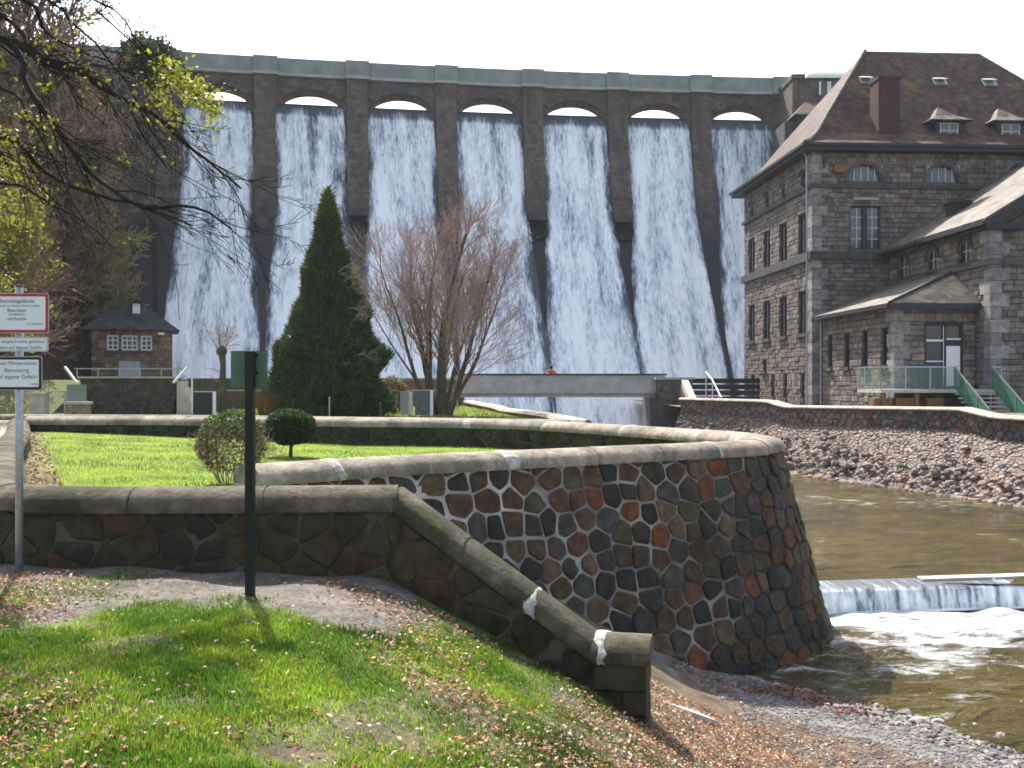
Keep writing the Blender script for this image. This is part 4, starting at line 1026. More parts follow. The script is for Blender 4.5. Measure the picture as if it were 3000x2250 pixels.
# sloping part
SA, SBp = Vector((-1.12, 9.95, GT)), Vector((0.86, 9.52, -2.62))
SP = Path([SA, SA.lerp(SBp, 0.5), SBp]); hz = Vector((SBp.x - SA.x, SBp.y - SA.y, 0)); SLn = hz.length; hz.normalize(); snr = Vector((hz.y, -hz.x, 0)); slope = (SA.z - SBp.z) / SLn
def sS(s, t, off): return Vector((SA.x, SA.y, SA.z)) + hz * s + snr * (0.22 + off) + Vector((0, 0, -t))
mb = MB(); poly = [sS(0, 1.6, 0), sS(SLn, slope * SLn + 1.7, 0), sS(SLn, slope * SLn, 0), sS(0, 0, 0)]; mb.prism(poly, -snr * 0.44); mb.build('wall_core', M['dark_mortar'], gw)
for Q in cells(SLn, slope * SLn + 1.2, 0.44, 0.32, 43, gap=0.006, gapv=0.018):
    n_ = math.hypot(slope, 1); Q = clip(Q, 0, 0.02, slope / n_, -1 / n_); Q = clip(Q, 0, 1.15, -slope / n_, 1 / n_)
    if len(Q) < 3: continue
    A = abs(sum(Q[i][0] * Q[(i+1) % len(Q)][1] - Q[(i+1) % len(Q)][0] * Q[i][1] for i in range(len(Q)))) / 2
    if A < 0.01: continue
    mb = MB(); stone_geo(mb, Q, sS, rr.uniform(0.01, 0.03), rr); mb.build('stone', M['garden_stone'], gw, origin='own')
copings(Off(SP, 0.0, 0.0), gw, 0.26, 0.22, M['mossy_coping'], 1.0, limes=(1,), seed=8, joint='dark_mortar')
# end pillar
pc = Vector((1.05, 9.48, 0)); mb = MB(); Rp = Matrix.Rotation(math.atan2(hz.y, hz.x), 3, 'Z')
def pbox(mb, x0, x1, y0, y1, z0, z1, taper=0.0):
    P = [pc + Rp @ Vector((x, y, 0)) + Vector((0, 0, z)) for z, k in ((z0, 1 + taper), (z1, 1)) for x, y in ((x0*k, y0*k), (x1*k, y0*k), (x1*k, y1*k), (x0*k, y1*k))]
    mb.idx(P, [(0,3,2,1),(4,5,6,7),(0,1,5,4),(1,2,6,5),(2,3,7,6),(3,0,4,7)])
pbox(mb, -0.2, 0.2, -0.24, 0.24, -3.9, -2.5); mb.build('pillar_core', M['dark_mortar'], gw)
zz = -2.585
for k, h in enumerate((0.25, 0.22, 0.30, 0.26, 0.3)):
    if k in (0, 2):
        mb = MB(); pbox(mb, -0.235 - 0.01 * k, 0.24, -0.27, 0.27, zz - h + 0.015, zz, 0.03); mb.build('stone', M['garden_stone'], gw, origin='own')
    else:
        s_ = rr.uniform(-0.06, 0.06)
        for a, b in ((-0.24, s_ - 0.012), (s_ + 0.012, 0.235)): mb = MB(); pbox(mb, a, b, -0.265, 0.265, zz - h + 0.015, zz, 0.02); mb.build('stone', M['garden_stone'], gw, origin='own')
    zz -= h
PP = Path([pc + Rp @ Vector((-0.27, 0, 0)) + Vector((0, 0, -2.58)), pc + Vector((0, 0, -2.58)), pc + Rp @ Vector((0.27, 0, 0)) + Vector((0, 0, -2.58))])
mb = MB(); sweep(mb, PP, half_round(0.29, 0.21), 0.0, PP.len, 4); mb.build('coping_stone', M['mossy_coping'], gw, origin='own', smooth='auto')
mb = MB(); lime_band(mb, PP, [(a, b) for a, b in half_round(0.303, 0.224)], 0.09, random.Random(3), 0.07); mb.build('mortar_joint', M['lime'], gw, origin='own')

M['pale_slab'] = plain('pale_slab', (0.42, 0.40, 0.37), 0.9, var=0.4, scale=6)
# steps between the wall and the bastion
st = thing('stone_steps', (0, 11, -4.3), 'pale stone steps leading down between the garden wall and the bastion', 'steps')
for k in range(9):
    x = -1.1 + k * 0.27; z = -1.86 - k * 0.172
    mb = MB(); mb.box((x, 10.32, z - 0.45), (x + 0.30, 11.75, z)); mb.build('step', M['concrete'], st)
mb = MB(); a = Vector((1.40, 11.05, -3.38)); b = Vector((2.1, 11.4, -3.72)); mb.prism([a, b, b + Vector((0, 0, -0.4)), a + Vector((0, 0, -0.4))], Vector((0.18, -0.36, 0))); mb.build('cheek', M['pale_slab'], st)

# ------------------------------------------------------------------ ground near the camera
def gz(x, y):
    x = np.asarray(x, dtype=float); y = np.asarray(y, dtype=float)
    d = x - (-1.30 + (10 - y) * 0.10); soft = (np.sqrt(d * d + 0.36) + d) / 2
    h = -(1.76 + 0.555 * soft)
    beach = -(4.23 + 0.125 * np.maximum(x - 2.6, -1) - 0.09 * (13.8 - y).clip(-2, 6))
    k = 0.25; m = np.maximum(k - np.abs(h - beach), 0) / k
    z = np.maximum(h, beach) + m * m * k * 0.25
    z = z + 0.025 * np.sin(2.1 * x + 0.7 * y) * np.sin(1.7 * y - 0.4 * x) + 0.02 * np.sin(5.3 * x + 2) * np.sin(4.7 * y)
    inside = ((y > 10.05 + np.maximum(0, -(x + 4.2)) * 1.1) & (x < -1.3))
    z = np.where((x > -1.2) & (x < 1.25) & (y > 10.25) & (y < 11.85), z - 0.45, z)          # room for the steps
    path = (y > 9.9) & (x < -5.55 - (y - 10) * 0.455)
    return np.where(inside | path, z - 0.35, z)
def turf(x, y):
    """0 bare soil .. 1 thick grass"""
    n = fbm(x * 0.75 + 3, y * 0.75, 0.5, 4) + 0.35 * fbm(x * 2.7, y * 2.7, 4.0, 2)
    v = 0.70 + n * 0.9
    v -= max(0, (y - (7.7 + 0.35 * math.sin(x * 1.3)))) * 0.75 * (1 if x < -0.9 else 0.12)          # trodden strip along the wall
    v -= max(0, x + 0.3 - (y - 5) * 0.2) * 0.20
    if y > 9.9 and x > 0.8: v -= (y - 9.9) * 1.5
    v -= max(0, -x - 3.0) * 0.16 * (1 if y > 5.5 else 0.3)
    return min(1, max(0, v))
def gcol(V):
    C = np.zeros((len(V), 3))
    for i, (x, y, z) in enumerate(V):
        t = turf(x, y); n = 0.8 + 0.5 * fbm(x * 3, y * 3, 9)
        soil = np.array((0.15, 0.125, 0.085)) if z > -3.85 else np.array((0.20, 0.19, 0.18))
        if y > 7.2 and x < 0.5: soil = np.array((0.185, 0.165, 0.145))
        if x > 2.2 and z > -4.28: soil = np.array((0.16, 0.115, 0.08))
        C[i] = (soil * (1 - t) + np.array((0.10, 0.165, 0.02)) * t) * n
    return C
near = grid_mesh('ground', np.linspace(-14, 9.5, 190), np.linspace(-6, 17.5, 190), gz, M['ground'], gcol)

def tufts(name, pts, hmin, hmax, cols, wid, mat, seed, droop=0.6):
    """blades of grass as bent single triangles"""
    r = np.random.RandomState(seed); n = len(pts); P = np.array(pts); H = r.uniform(hmin, hmax, n); A = r.uniform(0, 2 * np.pi, n); L = r.uniform(0, droop, n); W = r.uniform(0.6, 1.3, n) * wid
    B = r.uniform(0, 2 * np.pi, n)
    sx = np.stack([np.cos(B) * W, np.sin(B) * W, np.zeros(n)], 1); tip = P + np.stack([np.cos(A) * L * H, np.sin(A) * L * H, H], 1)
    V = np.stack([P - sx, P + sx, tip], 1).reshape(-1, 3); F = np.arange(3 * n).reshape(-1, 3)
    C = np.array(cols)[r.randint(0, len(cols), n)] * r.uniform(0.65, 1.35, n)[:, None]
    q = np.array([fbm(a * 1.1 + 5, b * 1.1, 7.7, 3) for a, b in P[:, :2]])[:, None]          # yellower and darker patches
    C = C * (1 + 0.9 * q) * np.where(q > 0.05, np.array([[1.25, 1.05, 1.1]]), np.array([[0.9, 0.97, 1.0]])); C = np.repeat(np.clip(C, 0.01, 0.6), 3, 0)
    return array_mesh(name, V, F, C, mat, None, False, 'stuff')
GRN = [(0.12, 0.23, 0.018), (0.15, 0.26, 0.022), (0.09, 0.19, 0.02), (0.19, 0.26, 0.03), (0.075, 0.15, 0.02)]
pts = []; rg = random.Random(77)
while len(pts) < 185000:
    y = 3.3 + 9.0 * rg.random() ** 1.25; x = rg.uniform(-0.56, 0.30) * y
    if y > 9.5 and x < 1.15: continue
    t = turf(x, y)
    if rg.random() > t ** 1.6: continue
    pts.append((x, y))
P = np.array(pts); z = gz(P[:, 0], P[:, 1])
tufts('grass', np.column_stack([P, z - 0.004]), 0.016, 0.05, GRN, 0.0048, M['blade'], 3)

cl = []
for k in range(900):
    y = 3.4 + 7.0 * rg.random() ** 1.25; x = rg.uniform(-0.56, 0.28) * y
    if turf(x, y) < 0.45 or (y > 9.4 and x < 1.15): continue
    for j in range(rg.randint(14, 45)): cl.append((x + rg.gauss(0, 0.035), y + rg.gauss(0, 0.035)))
P = np.array(cl); tufts('grass_clumps', np.column_stack([P, gz(P[:, 0], P[:, 1]) - 0.004]), 0.035, 0.085, GRN, 0.005, M['blade'], 13, 0.9)

def leaf_mesh(name, pts, smin, smax, cols, seed, parent=None, tilt=0.5):
    """fallen leaves: two faces folded along the midrib"""
    r = np.random.RandomState(seed); n = len(pts); P = np.array(pts); S = r.uniform(smin, smax, n); A = r.uniform(0, 2 * np.pi, n)
    nz = np.stack([r.normal(0, tilt, n), r.normal(0, tilt, n), np.ones(n)], 1); nz /= np.linalg.norm(nz, axis=1)[:, None]
    ax = np.stack([np.cos(A), np.sin(A), np.zeros(n)], 1); ax -= nz * (ax * nz).sum(1)[:, None]; ax /= np.linalg.norm(ax, axis=1)[:, None]; bx = np.cross(nz, ax)
    up = nz * (S * r.uniform(0.1, 0.45, n))[:, None]; a = ax * S[:, None]; b = bx * (S * r.uniform(0.45, 0.75, n))[:, None]
    V = np.stack([P - a, P + a, P + b + up, P - b + up], 1).reshape(-1, 3); i = np.arange(n) * 4
    F = np.concatenate([np.stack([i, i + 1, i + 2], 1), np.stack([i, i + 3, i + 1], 1)]); 
    C = np.array(cols)[r.randint(0, len(cols), n)] * r.uniform(0.7, 1.3, n)[:, None]; C = np.repeat(C, 4, 0)
    return array_mesh(name, V, F, C, M['dead_leaf'], parent, False, 'stuff')
LFC = [(0.36, 0.17, 0.09), (0.30, 0.12, 0.055), (0.44, 0.27, 0.17), (0.19, 0.075, 0.04), (0.50, 0.37, 0.27), (0.36, 0.14, 0.06), (0.52, 0.42, 0.34), (0.13, 0.06, 0.035), (0.20, 0.11, 0.07), (0.42, 0.22, 0.08), (0.24, 0.17, 0.12), (0.30, 0.22, 0.16)]
lp = []
while len(lp) < 36000:
    y = 3.3 + 8.6 * rg.random() ** 1.1; x = rg.uniform(-0.56, 0.34) * y
    if y > 9.3 and x < 1.3: continue
    n = fbm(x * 0.55 + 11, y * 0.55, 2.2, 4)
    p = 0.05 + 1.1 * max(0, n - 0.05) + 0.95 * min(1, max(0, (x + 0.75 - (y - 4.4) * 0.22) * 0.8))
    if x > 3.1: p *= 0.4
    if rg.random() < p: lp.append((x, y))
P = np.array(lp); z = gz(P[:, 0], P[:, 1])
leaf_mesh('fallen_leaves', np.column_stack([P, z + nrs.uniform(0.008, 0.035, len(P))]), 0.009, 0.024, LFC, 8)
# leaves drifted against the bastion foot
lp = [(rg.gauss(4.1, 0.5), rg.gauss(14.3, 0.22)) for _ in range(420)] + [(rg.gauss(4.6, 0.25), rg.gauss(13.7, 0.3)) for _ in range(120)]
P = np.array(lp); z = gz(P[:, 0], P[:, 1]); leaf_mesh('leaf_drift', np.column_stack([P, z + 0.03]), 0.025, 0.05, [(0.17, 0.075, 0.045), (0.22, 0.11, 0.07), (0.13, 0.065, 0.045)], 12)
# gravel beach stones
mb = MB(); rb = random.Random(15)
def rock(mb, c, s, r, flat=0.6):
    c = Vector(c); t = (1 + 5 ** .5) / 2; ang = r.uniform(0, 6.28); ca, sa = math.cos(ang), math.sin(ang)
    base = [(-1,t,0),(1,t,0),(-1,-t,0),(1,-t,0),(0,-1,t),(0,1,t),(0,-1,-t),(0,1,-t),(t,0,-1),(t,0,1),(-t,0,-1),(-t,0,1)]
    ex, ey = r.uniform(0.7, 1.3), r.uniform(0.7, 1.3); V = []
    for x, y, z in base:
        k = s * 0.53 * r.uniform(0.8, 1.2); x, y = x * ca - y * sa, x * sa + y * ca; V.append(c + Vector((x * k * ex, y * k * ey, z * k * flat)))
    mb.idx(V, [(0,11,5),(0,5,1),(0,1,7),(0,7,10),(0,10,11),(1,5,9),(5,11,4),(11,10,2),(10,7,6),(7,1,8),(3,9,4),(3,4,2),(3,2,6),(3,6,8),(3,8,9),(4,9,5),(2,4,11),(6,2,10),(8,6,7),(9,8,1)])
n = 0
while n < 5200:
    y = rb.uniform(9.5, 15.2); x = rb.uniform(1.8, 7.0)
    z = float(gz(x, y))
    if z > -4.06 or z < -4.72: continue
    if (x / y) > 0.56: continue
    near_w = abs(z + 4.53) < 0.09
    s = rb.uniform(0.008, 0.026) * (rb.choice((1, 1.6, 2.6)) if near_w else 1)
    if z < -4.57 and rb.random() < 0.6: continue
    k = rb.uniform(0.6, 1.3); mb.cur = tuple(v * k for v in rb.choice([(0.23, 0.22, 0.215), (0.17, 0.165, 0.165), (0.28, 0.25, 0.22), (0.20, 0.17, 0.15), (0.13, 0.13, 0.14)]))
    rock(mb, (x, y, z + s * 0.2), s, rb); n += 1
M['pebble'] = stones('pebbles', [(1, 1, 1)], 'attr', stain_amt=0.1, bump=0.2)
o = mb.build('gravel', M['pebble']); o['kind'] = 'stuff'
for k in range(18):                             # bigger stones along the water's edge
    t = rb.random(); x = 4.85 + 2.5 * t + rb.uniform(-0.15, 0.2); y = 14.0 - 1.7 * t + rb.uniform(-0.35, 0.3); s = rb.uniform(0.035, 0.12); z = float(gz(x, y))
    mb = MB(); mb.cur = rb.choice([(0.30, 0.28, 0.25), (0.36, 0.32, 0.27), (0.22, 0.21, 0.2), (0.12, 0.12, 0.12)]); rock(mb, (x, y, max(z, -4.58) + s * 0.2), s, rb)
    o = mb.build('shore_stone', M['pebble']); tag(o, 'rounded stone lying at the edge of the shallow water', 'stone', 'stones along the waterline')

# ------------------------------------------------------------------ river, weir, bed
grid_mesh('river_bed', np.linspace(-40, 40, 9), np.linspace(8, 90, 9), lambda x, y: 0 * x - 5.3, M['ground'], lambda V: np.tile([0.05, 0.042, 0.03], (len(V), 1)))
def wl(x, y): 
    a = 0.042 * np.sin(2.1 * x + 5.0 * y + 1.8 * np.sin(1.3 * x) + 1.3 * np.sin(0.8 * y)) + 0.022 * np.sin(-2.2 * x + 8.3 * y + 2 * np.sin(0.9 * y + x)) + 0.014 * np.sin(6 * x + 4.2 * y + 2 * np.sin(1.7 * x)) + 0.008 * np.sin(13 * y - 4 * x)
    k = np.clip((y - 11) / 6, 0.8, 1); return -4.55 + a * k
def fl(V):  # foam below the weir, plus pale patches that paint in sky glare
    y = V[:, 1]; f = np.clip((y - 14.8) / 4.6, 0, 1) ** 1.7 * 0.85 + 0.20 * np.clip((y - 11.5) / 3, 0, 1); f = np.maximum(f, np.clip((1.0 - np.abs(y - 12.2 - 0.25 * (V[:, 0] - 6) * -1)) * 0.12, 0, 1)); f = f * np.array([0.86 + 0.5 * fbm(a * 0.9, b * 1.6, 2.0, 3) for a, b in V[:, :2]]); return np.stack([f] * 3, 1)
grid_mesh('river', np.linspace(3.4, 26, 260), np.linspace(8.5, 20.12, 230), wl, M['river_low'], fl)
def fu(V):  # pale bands paint sky glint into the pool colour
    f = 0.24 * np.exp(-((V[:, 1] - (35 - 0.25 * (V[:, 0] - 12))) / 2.6) ** 2) + 0.10 * np.exp(-((V[:, 1] - 27) / 1.2) ** 2); return np.stack([f] * 3, 1)
grid_mesh('upper_pool', np.linspace(-6, 26, 120), np.linspace(20.45, 63, 260), lambda x, y: -4.09 + 0.014 * np.sin(1.9 * x + 2.6 * y + 1.5 * np.sin(0.7 * x)) + 0.012 * np.sin(-1.1 * x + 4.3 * y + np.sin(0.9 * x)), M['river_up'], fu)
wr = thing('weir', (12, 20.4, -5.2), 'low concrete weir with a thin curtain of water running over it', 'weir')
def wy(x): return 19.95 + (x - 6) * 0.14
mb = MB(); mb.prism([(3.2, wy(3.2) + 0.12, -5.2), (26, wy(26) + 0.12, -5.2), (26, wy(26) + 0.12, -4.14), (3.2, wy(3.2) + 0.12, -4.14)], Vector((0, 0.75, 0))); mb.build('weir_sill', M['concrete'], wr)
for k in range(8):
    x = 8.5 + k * 1.6; mb = MB(); mb.prism([(x, wy(x) + 0.42, -4.3), (x + 1.55, wy(x + 1.55) + 0.42, -4.3), (x + 1.55, wy(x + 1.55) + 0.42, -4.03 + 0.012 * (k % 2)), (x, wy(x) + 0.42, -4.035)], Vector((0, 0.3, 0))); mb.build('lip_stone', M['bright_concrete'], wr)
def wf(u, v):
    x = 3.4 + 22 * u; b = 0.02 * fbm(x * 3, 0.3, 2)
    if v < 0.3: t = v / 0.3; return (x, wy(x) + 0.75 - 0.78 * t, -4.075 - 0.02 * t)
    t = (v - 0.3) / 0.7; return (x, wy(x) - 0.03 - 0.16 * math.sqrt(t) + b, -4.095 - 0.47 * t)
M['weir_water'] = M['veil'].copy(); M['weir_water'].name = 'weir_curtain'
o = water_sheet('weir_water', wf, 260, 12, 0, (44.0, 1.2), lambda u, v: (0.10 if v < 0.35 else 0.42 + 0.22 * fbm(u * 110, 1, 1)) + (0.4 if v > 0.97 else 0), M['weir_water'])
# ------------------------------------------------------------------ right bank: wall, rubble slope, yard
WALLP = [(9.6, 57.0, -0.92), (11.6, 54.2, -0.95), (13.3, 52.0, -0.97), (13.75, 50.6, -1.22), (16.2, 46.0, -1.17), (18.4, 41.0, -1.10), (18.85, 39.2, -1.36), (20.0, 36.3, -1.42), (21.5, 32.0, -1.5), (23.5, 26.0, -1.6), (27, 18, -1.7)]
rbw = thing('bank_wall', (18.4, 41, -2.4), 'long river wall with stepped pale coping above the rubble slope', 'wall')
def seg_len(a, b): return math.dist(a[:2], b[:2])
rr = random.Random(51); blk = MB()
RUB = [(0.20, 0.158, 0.132), (0.17, 0.135, 0.115), (0.23, 0.182, 0.155), (0.175, 0.155, 0.145), (0.14, 0.115, 0.105), (0.22, 0.155, 0.12)]
DRK = [(0.085, 0.08, 0.075), (0.11, 0.10, 0.09), (0.07, 0.068, 0.07), (0.16, 0.075, 0.055), (0.095, 0.10, 0.095)]
core = MB(); HW = 0.95
for k, (a, b) in enumerate(zip(WALLP[:-1], WALLP[1:])):
    A, B = Vector(a), Vector(b); d = (B - A); L = d.length; h = Vector((d.x, d.y, 0)).normalized(); n = Vector((-h.y, h.x, 0)) * -1      # towards the river (left of the camera's right bank)
    if n.dot(-A) < 0: n = -n
    dz = Vector((0, 0, -HW))
    core.prism([A + dz * 1.6, B + dz * 1.6, B, A], -n * 0.5)
    sl = (B.z - A.z) / L
    for Q in cells(L, HW, 0.42, 0.26, 60 + k, gap=0.02):
        blk.cur = rr.choice(DRK if k >= 4 and rr.random() < 0.8 else RUB)
        stone_geo(blk, Q, lambda s, t, o: A + h * s * (Vector((d.x, d.y, 0)).length / L) + n * (0.01 + o) + Vector((0, 0, sl * s - t)), 0.04, rr)
core.build('wall_core', M['dark_mortar'], rbw)
M['rubble'] = stones('rubble_stones', [(1, 1, 1)], 'attr', stain=(0.06, 0.055, 0.05), stain_amt=0.45, sc_=5)
o = blk.build('stone_courses', M['rubble'], rbw); o['kind'] = 'stuff'
RP = Path(WALLP, sub=1)
class Back:
    def __init__(s, P, off): s.P = P; s.off = off; s.len = P.len
    def dir(s, d): return s.P.dir(d)
    def at(s, d): t = s.P.dir(d); return s.P.at(d) + Vector((-t.y, t.x, 0)).normalized() * s.off
M['pale_coping'] = plain('pale_coping', (0.42, 0.38, 0.31), 0.85, var=0.25, scale=3)
prof = [(-0.36, 0), (-0.38, 0.06), (-0.30, 0.15), (0.30, 0.15), (0.38, 0.06), (0.36, 0)]
d = 0.0
while d < RP.len - 0.1:
    e = min(RP.len, d + rr.uniform(1.1, 1.6)); mb = MB(); sweep(mb, Back(RP, 0.2), prof, d + 0.012, e - 0.012, 2); mb.build('coping_stone', M['pale_coping'], rbw, origin='own'); d = e
# the slope
M['tan_bed'] = plain('bank_mortar', (0.15, 0.125, 0.105), 0.9, var=0.4, scale=3)
FOOT = [(8.6, 57, -4.2), (10.6, 52, -4.2), (12.2, 48.5, -4.2), (13.1, 45.5, -4.2), (15.4, 39.5, -4.2), (17.2, 34.0, -4.25), (17.9, 30, -4.3), (18.8, 25, -4.35), (20, 20.5, -4.4), (23, 14, -4.8)]
TOPS = [(p[0] - 0.05, p[1], p[2] - HW + 0.1) for p in WALLP]
TP, FP = Path(TOPS, 2), Path(FOOT, 2); mb = MB()
def slp(u, v): a = TP.at(u * TP.len); b = FP.at(u * FP.len); return a.lerp(b, v)
for i in range(40):
    for j in range(4): mb.face([slp(i/40, (j+1)/4), slp((i+1)/40, (j+1)/4), slp((i+1)/40, j/4), slp(i/40, j/4)])
o = mb.build('river_bank', M['tan_bed']); o['kind'] = 'structure'
mb = MB()
SLL, SLH = 46.0, 5.2
def sS2(a, t, off):
    u, v = a / SLL * 0.93, t / SLH * 1.03
    p = slp(u, min(v, 1.0)); du = slp(min(1, u + 0.01), min(v, 1.0)) - slp(max(0, u - 0.01), min(v, 1.0)); dv = slp(u, 1.0) - slp(u, 0.0); nn = du.cross(dv).normalized()
    if nn.z < 0: nn = -nn
    return p + nn * off + (dv.normalized() * (v - 1) * SLH if v > 1 else Vector((0, 0, 0)))
for q0 in range(0, 46, 4):                      # pitched stones, set by hand with open joints
    for Q in cells(4.0, SLH, 0.27, 0.21, 500 + q0, jit=0.45, gap=0.012, gapv=0.035):
        kk = rr.uniform(0.9, 1.45); mb.cur = tuple(q * kk for q in rr.choice(RUB)); stone_geo(mb, [(a + q0, b) for a, b in Q], sS2, rr.uniform(0.015, 0.07), rr, -0.03)
for k in range(1800):                           # loose stones, mostly at the foot
    u = rr.uniform(0.0, 0.93); v = 1.02 - 0.9 * rr.random() ** 3; p = slp(u, min(v, 1.0)) + Vector((rr.uniform(-0.5, 0.1), rr.uniform(-0.3, 0.2), 0.06)); kk = rr.uniform(0.7, 1.2)
    mb.cur = tuple(q * kk * 1.15 for q in rr.choice(RUB)); rock(mb, p, rr.uniform(0.06, 0.24) * (0.6 + 0.5 * v), rr, 0.7)
o = mb.build('rubble_stones', M['rubble']); o['kind'] = 'stuff'
mb = MB()
for a, b in zip(WALLP[:-1], WALLP[1:]): mb.face([(a[0] + 0.3, a[1] + 0.2, BZ + 0.0), (b[0] + 0.3, b[1] + 0.2, BZ), (b[0] + 60, b[1] + 30, BZ), (a[0] + 60, a[1] + 30, BZ)])
mb.face([(9.6, 57.2, BZ - 0.004), (9.6, 80, BZ - 0.004), (80, 90, BZ - 0.004), (69, 87, BZ - 0.004)])
mb.cur = (0.16, 0.145, 0.12)
mb.c = [(0.16, 0.145, 0.12)] * len(mb.f)
o = mb.build('yard', M['ground']); o['kind'] = 'structure'
# planked dark barrier and handrail beside the bridge abutment
fc = thing('board_fence', (13.7, 67, BZ), 'dark fence of horizontal boards between the bridge and the powerhouse', 'fence')
for k in range(4): mb = MB(); mb.box((11.2, 67.0, -1.15 + k * 0.40), (16.6, 67.06, -0.83 + k * 0.40)); mb.build('board', M['green_steel'] if k > 1 else M['dark_paint'], fc)
for x in (11.3, 13.0, 14.7, 16.4): mb = MB(); mb.box((x, 67.063, -1.3), (x + 0.1, 67.16, 0.45)); mb.build('post', M['dark_paint'], fc)
hr = thing('handrail', (12.2, 58.6, BZ), 'pale tubular handrail slanting down by the bridge', 'handrail')
mb = MB(); mb.tube([(12.0, 62.0, 0.75), (12.05, 60.2, 0.25), (11.95, 57.2, -0.75)], [0.04] * 3, 8); mb.build('rail', M['white_paint'], hr)
for p in ((12.0, 61.9, 0.72), (12.05, 60.2, 0.25), (11.97, 58, -0.48)): mb = MB(); mb.tube([(p[0], p[1], -1.4), p], [0.03] * 2, 8); mb.build('post', M['white_paint'], hr)

# ------------------------------------------------------------------ footbridge
br = thing('footbridge', (3, 64.5, -3), 'pale concrete footbridge with solid parapets crossing below the dam', 'bridge')
mb = MB(); mb.box((-3.6, 64.0, -0.60), (9.8, 64.22, 0.56)); mb.build('parapet', M['concrete'], br)
mb = MB(); mb.box((-3.6, 66.2, -0.60), (9.8, 66.42, 0.56)); mb.build('parapet', M['concrete'], br)
mb = MB(); mb.box((-3.7, 63.93, 0.563), (9.9, 64.29, 0.66)); mb.build('parapet_cap', M['dark_slate'], br)
mb = MB(); mb.box((-3.6, 64.223, -0.85), (9.8, 66.197, -0.52)); mb.build('deck', M['concrete'], br)
mb = MB(); mb.box((9.2, 63.2, -5.2), (11.4, 67.0, 0.28)); mb.box((8.75, 63.4, -5.2), (9.197, 66.8, -0.86)); ab = mb.build('abutment', M['trim'], br)
mb = MB(); mb.box((9.05, 63.05, 0.283), (11.55, 67.1, 0.42)); mb.build('cap_stone', M['pale_coping'], ab)
mb = MB(); mb.box((-5.5, 63.3, -5.2), (-3.2, 67.0, -0.86)); mb.build('abutment', M['trim'], br)
mb = MB(); a, b = Vector((10.5, 62.0, 0.25)), Vector((10.22, 57.2, -1.0)); mb.prism([a, b, b + Vector((0, 0, -0.4)), a + Vector((0, 0, -0.4))], Vector((0.42, 0.05, 0))); mb.build('wing_coping', M['pale_coping'], br)
mb = MB(); a, b = Vector((10.46, 62.0, -0.16)), Vector((10.18, 57.2, -1.41)); mb.prism([a, b, b + Vector((0, 0, -3.6)), a + Vector((0, 0, -4.9))], Vector((0.5, 0.05, 0))); mb.build('wing_wall', M['trim'], br)

# person leaning on the parapet
pe = thing('person', (2.5, 64.55, -0.52), 'person in an orange red jacket leaning on the bridge parapet', 'person')
def skin_obj(name, verts, edges, radii, mat, parent, rootv=0):
    me = bpy.data.meshes.new(name); me.from_pydata([tuple(Vector(v)) for v in verts], edges, []); o = bpy.data.objects.new(name, me); col.objects.link(o); o.parent = parent
    md = o.modifiers.new('skin', 'SKIN'); sv = me.skin_vertices[0].data
    for i, r in enumerate(radii): sv[i].radius = (r, r)
    sv[rootv].use_root = True; s2 = o.modifiers.new('sub', 'SUBSURF'); s2.levels = 1; s2.render_levels = 2; me.materials.append(mat); return o
bv = [(0, 0.12, 0.88), (0, 0.02, 1.12), (0, -0.10, 1.34), (0, -0.15, 1.43), (0, -0.19, 1.50), (0, -0.20, 1.60),
      (-0.19, -0.10, 1.33), (-0.33, -0.18, 1.20), (-0.22, -0.44, 1.19), (0.19, -0.10, 1.33), (0.33, -0.18, 1.20), (0.22, -0.44, 1.19),
      (-0.10, 0.10, 0.84), (-0.11, 0.06, 0.46), (-0.11, 0.10, 0.07), (-0.12, -0.06, 0.03), (0.10, 0.10, 0.84), (0.11, 0.14, 0.46), (0.11, 0.20, 0.07), (0.12, 0.05, 0.03), (-0.1, -0.50, 1.19), (0.1, -0.50, 1.19)]
be = [(0,1),(1,2),(2,3),(3,4),(4,5),(2,6),(6,7),(7,8),(2,9),(9,10),(10,11),(0,12),(12,13),(13,14),(14,15),(0,16),(16,17),(17,18),(18,19),(8,20),(11,21)]
skin_obj('body', bv, be, [0.13,0.13,0.13,0.055,0.09,0.10,0.06,0.045,0.035,0.06,0.045,0.035,0.09,0.06,0.045,0.04,0.09,0.06,0.045,0.04,0.035,0.035], M['skin'], pe)
skin_obj('jacket', [bv[0], bv[1], bv[2], bv[6], bv[7], (-0.225, -0.40, 1.19), bv[9], bv[10], (0.225, -0.40, 1.19), (0, -0.135, 1.40)], [(0,1),(1,2),(2,3),(3,4),(4,5),(2,6),(6,7),(7,8),(2,9)], [0.17,0.165,0.165,0.085,0.066,0.055,0.085,0.066,0.055,0.075], M['red_cloth'], pe)
skin_obj('trousers', [bv[0], bv[12], bv[13], (-0.11, 0.09, 0.12), bv[16], bv[17], (0.11, 0.18, 0.12)], [(0,1),(1,2),(2,3),(0,4),(4,5),(5,6)], [0.15,0.11,0.078,0.062,0.11,0.078,0.062], M['dark_cloth'], pe)
mb = MB(); mb.lathe([(0.02, 1.72), (0.08, 1.70), (0.115, 1.64), (0.12, 1.57), (0.10, 1.50)], (0, -0.17, 0), 12); mb.build('hair', M['hair'], pe, local=True, smooth=True)

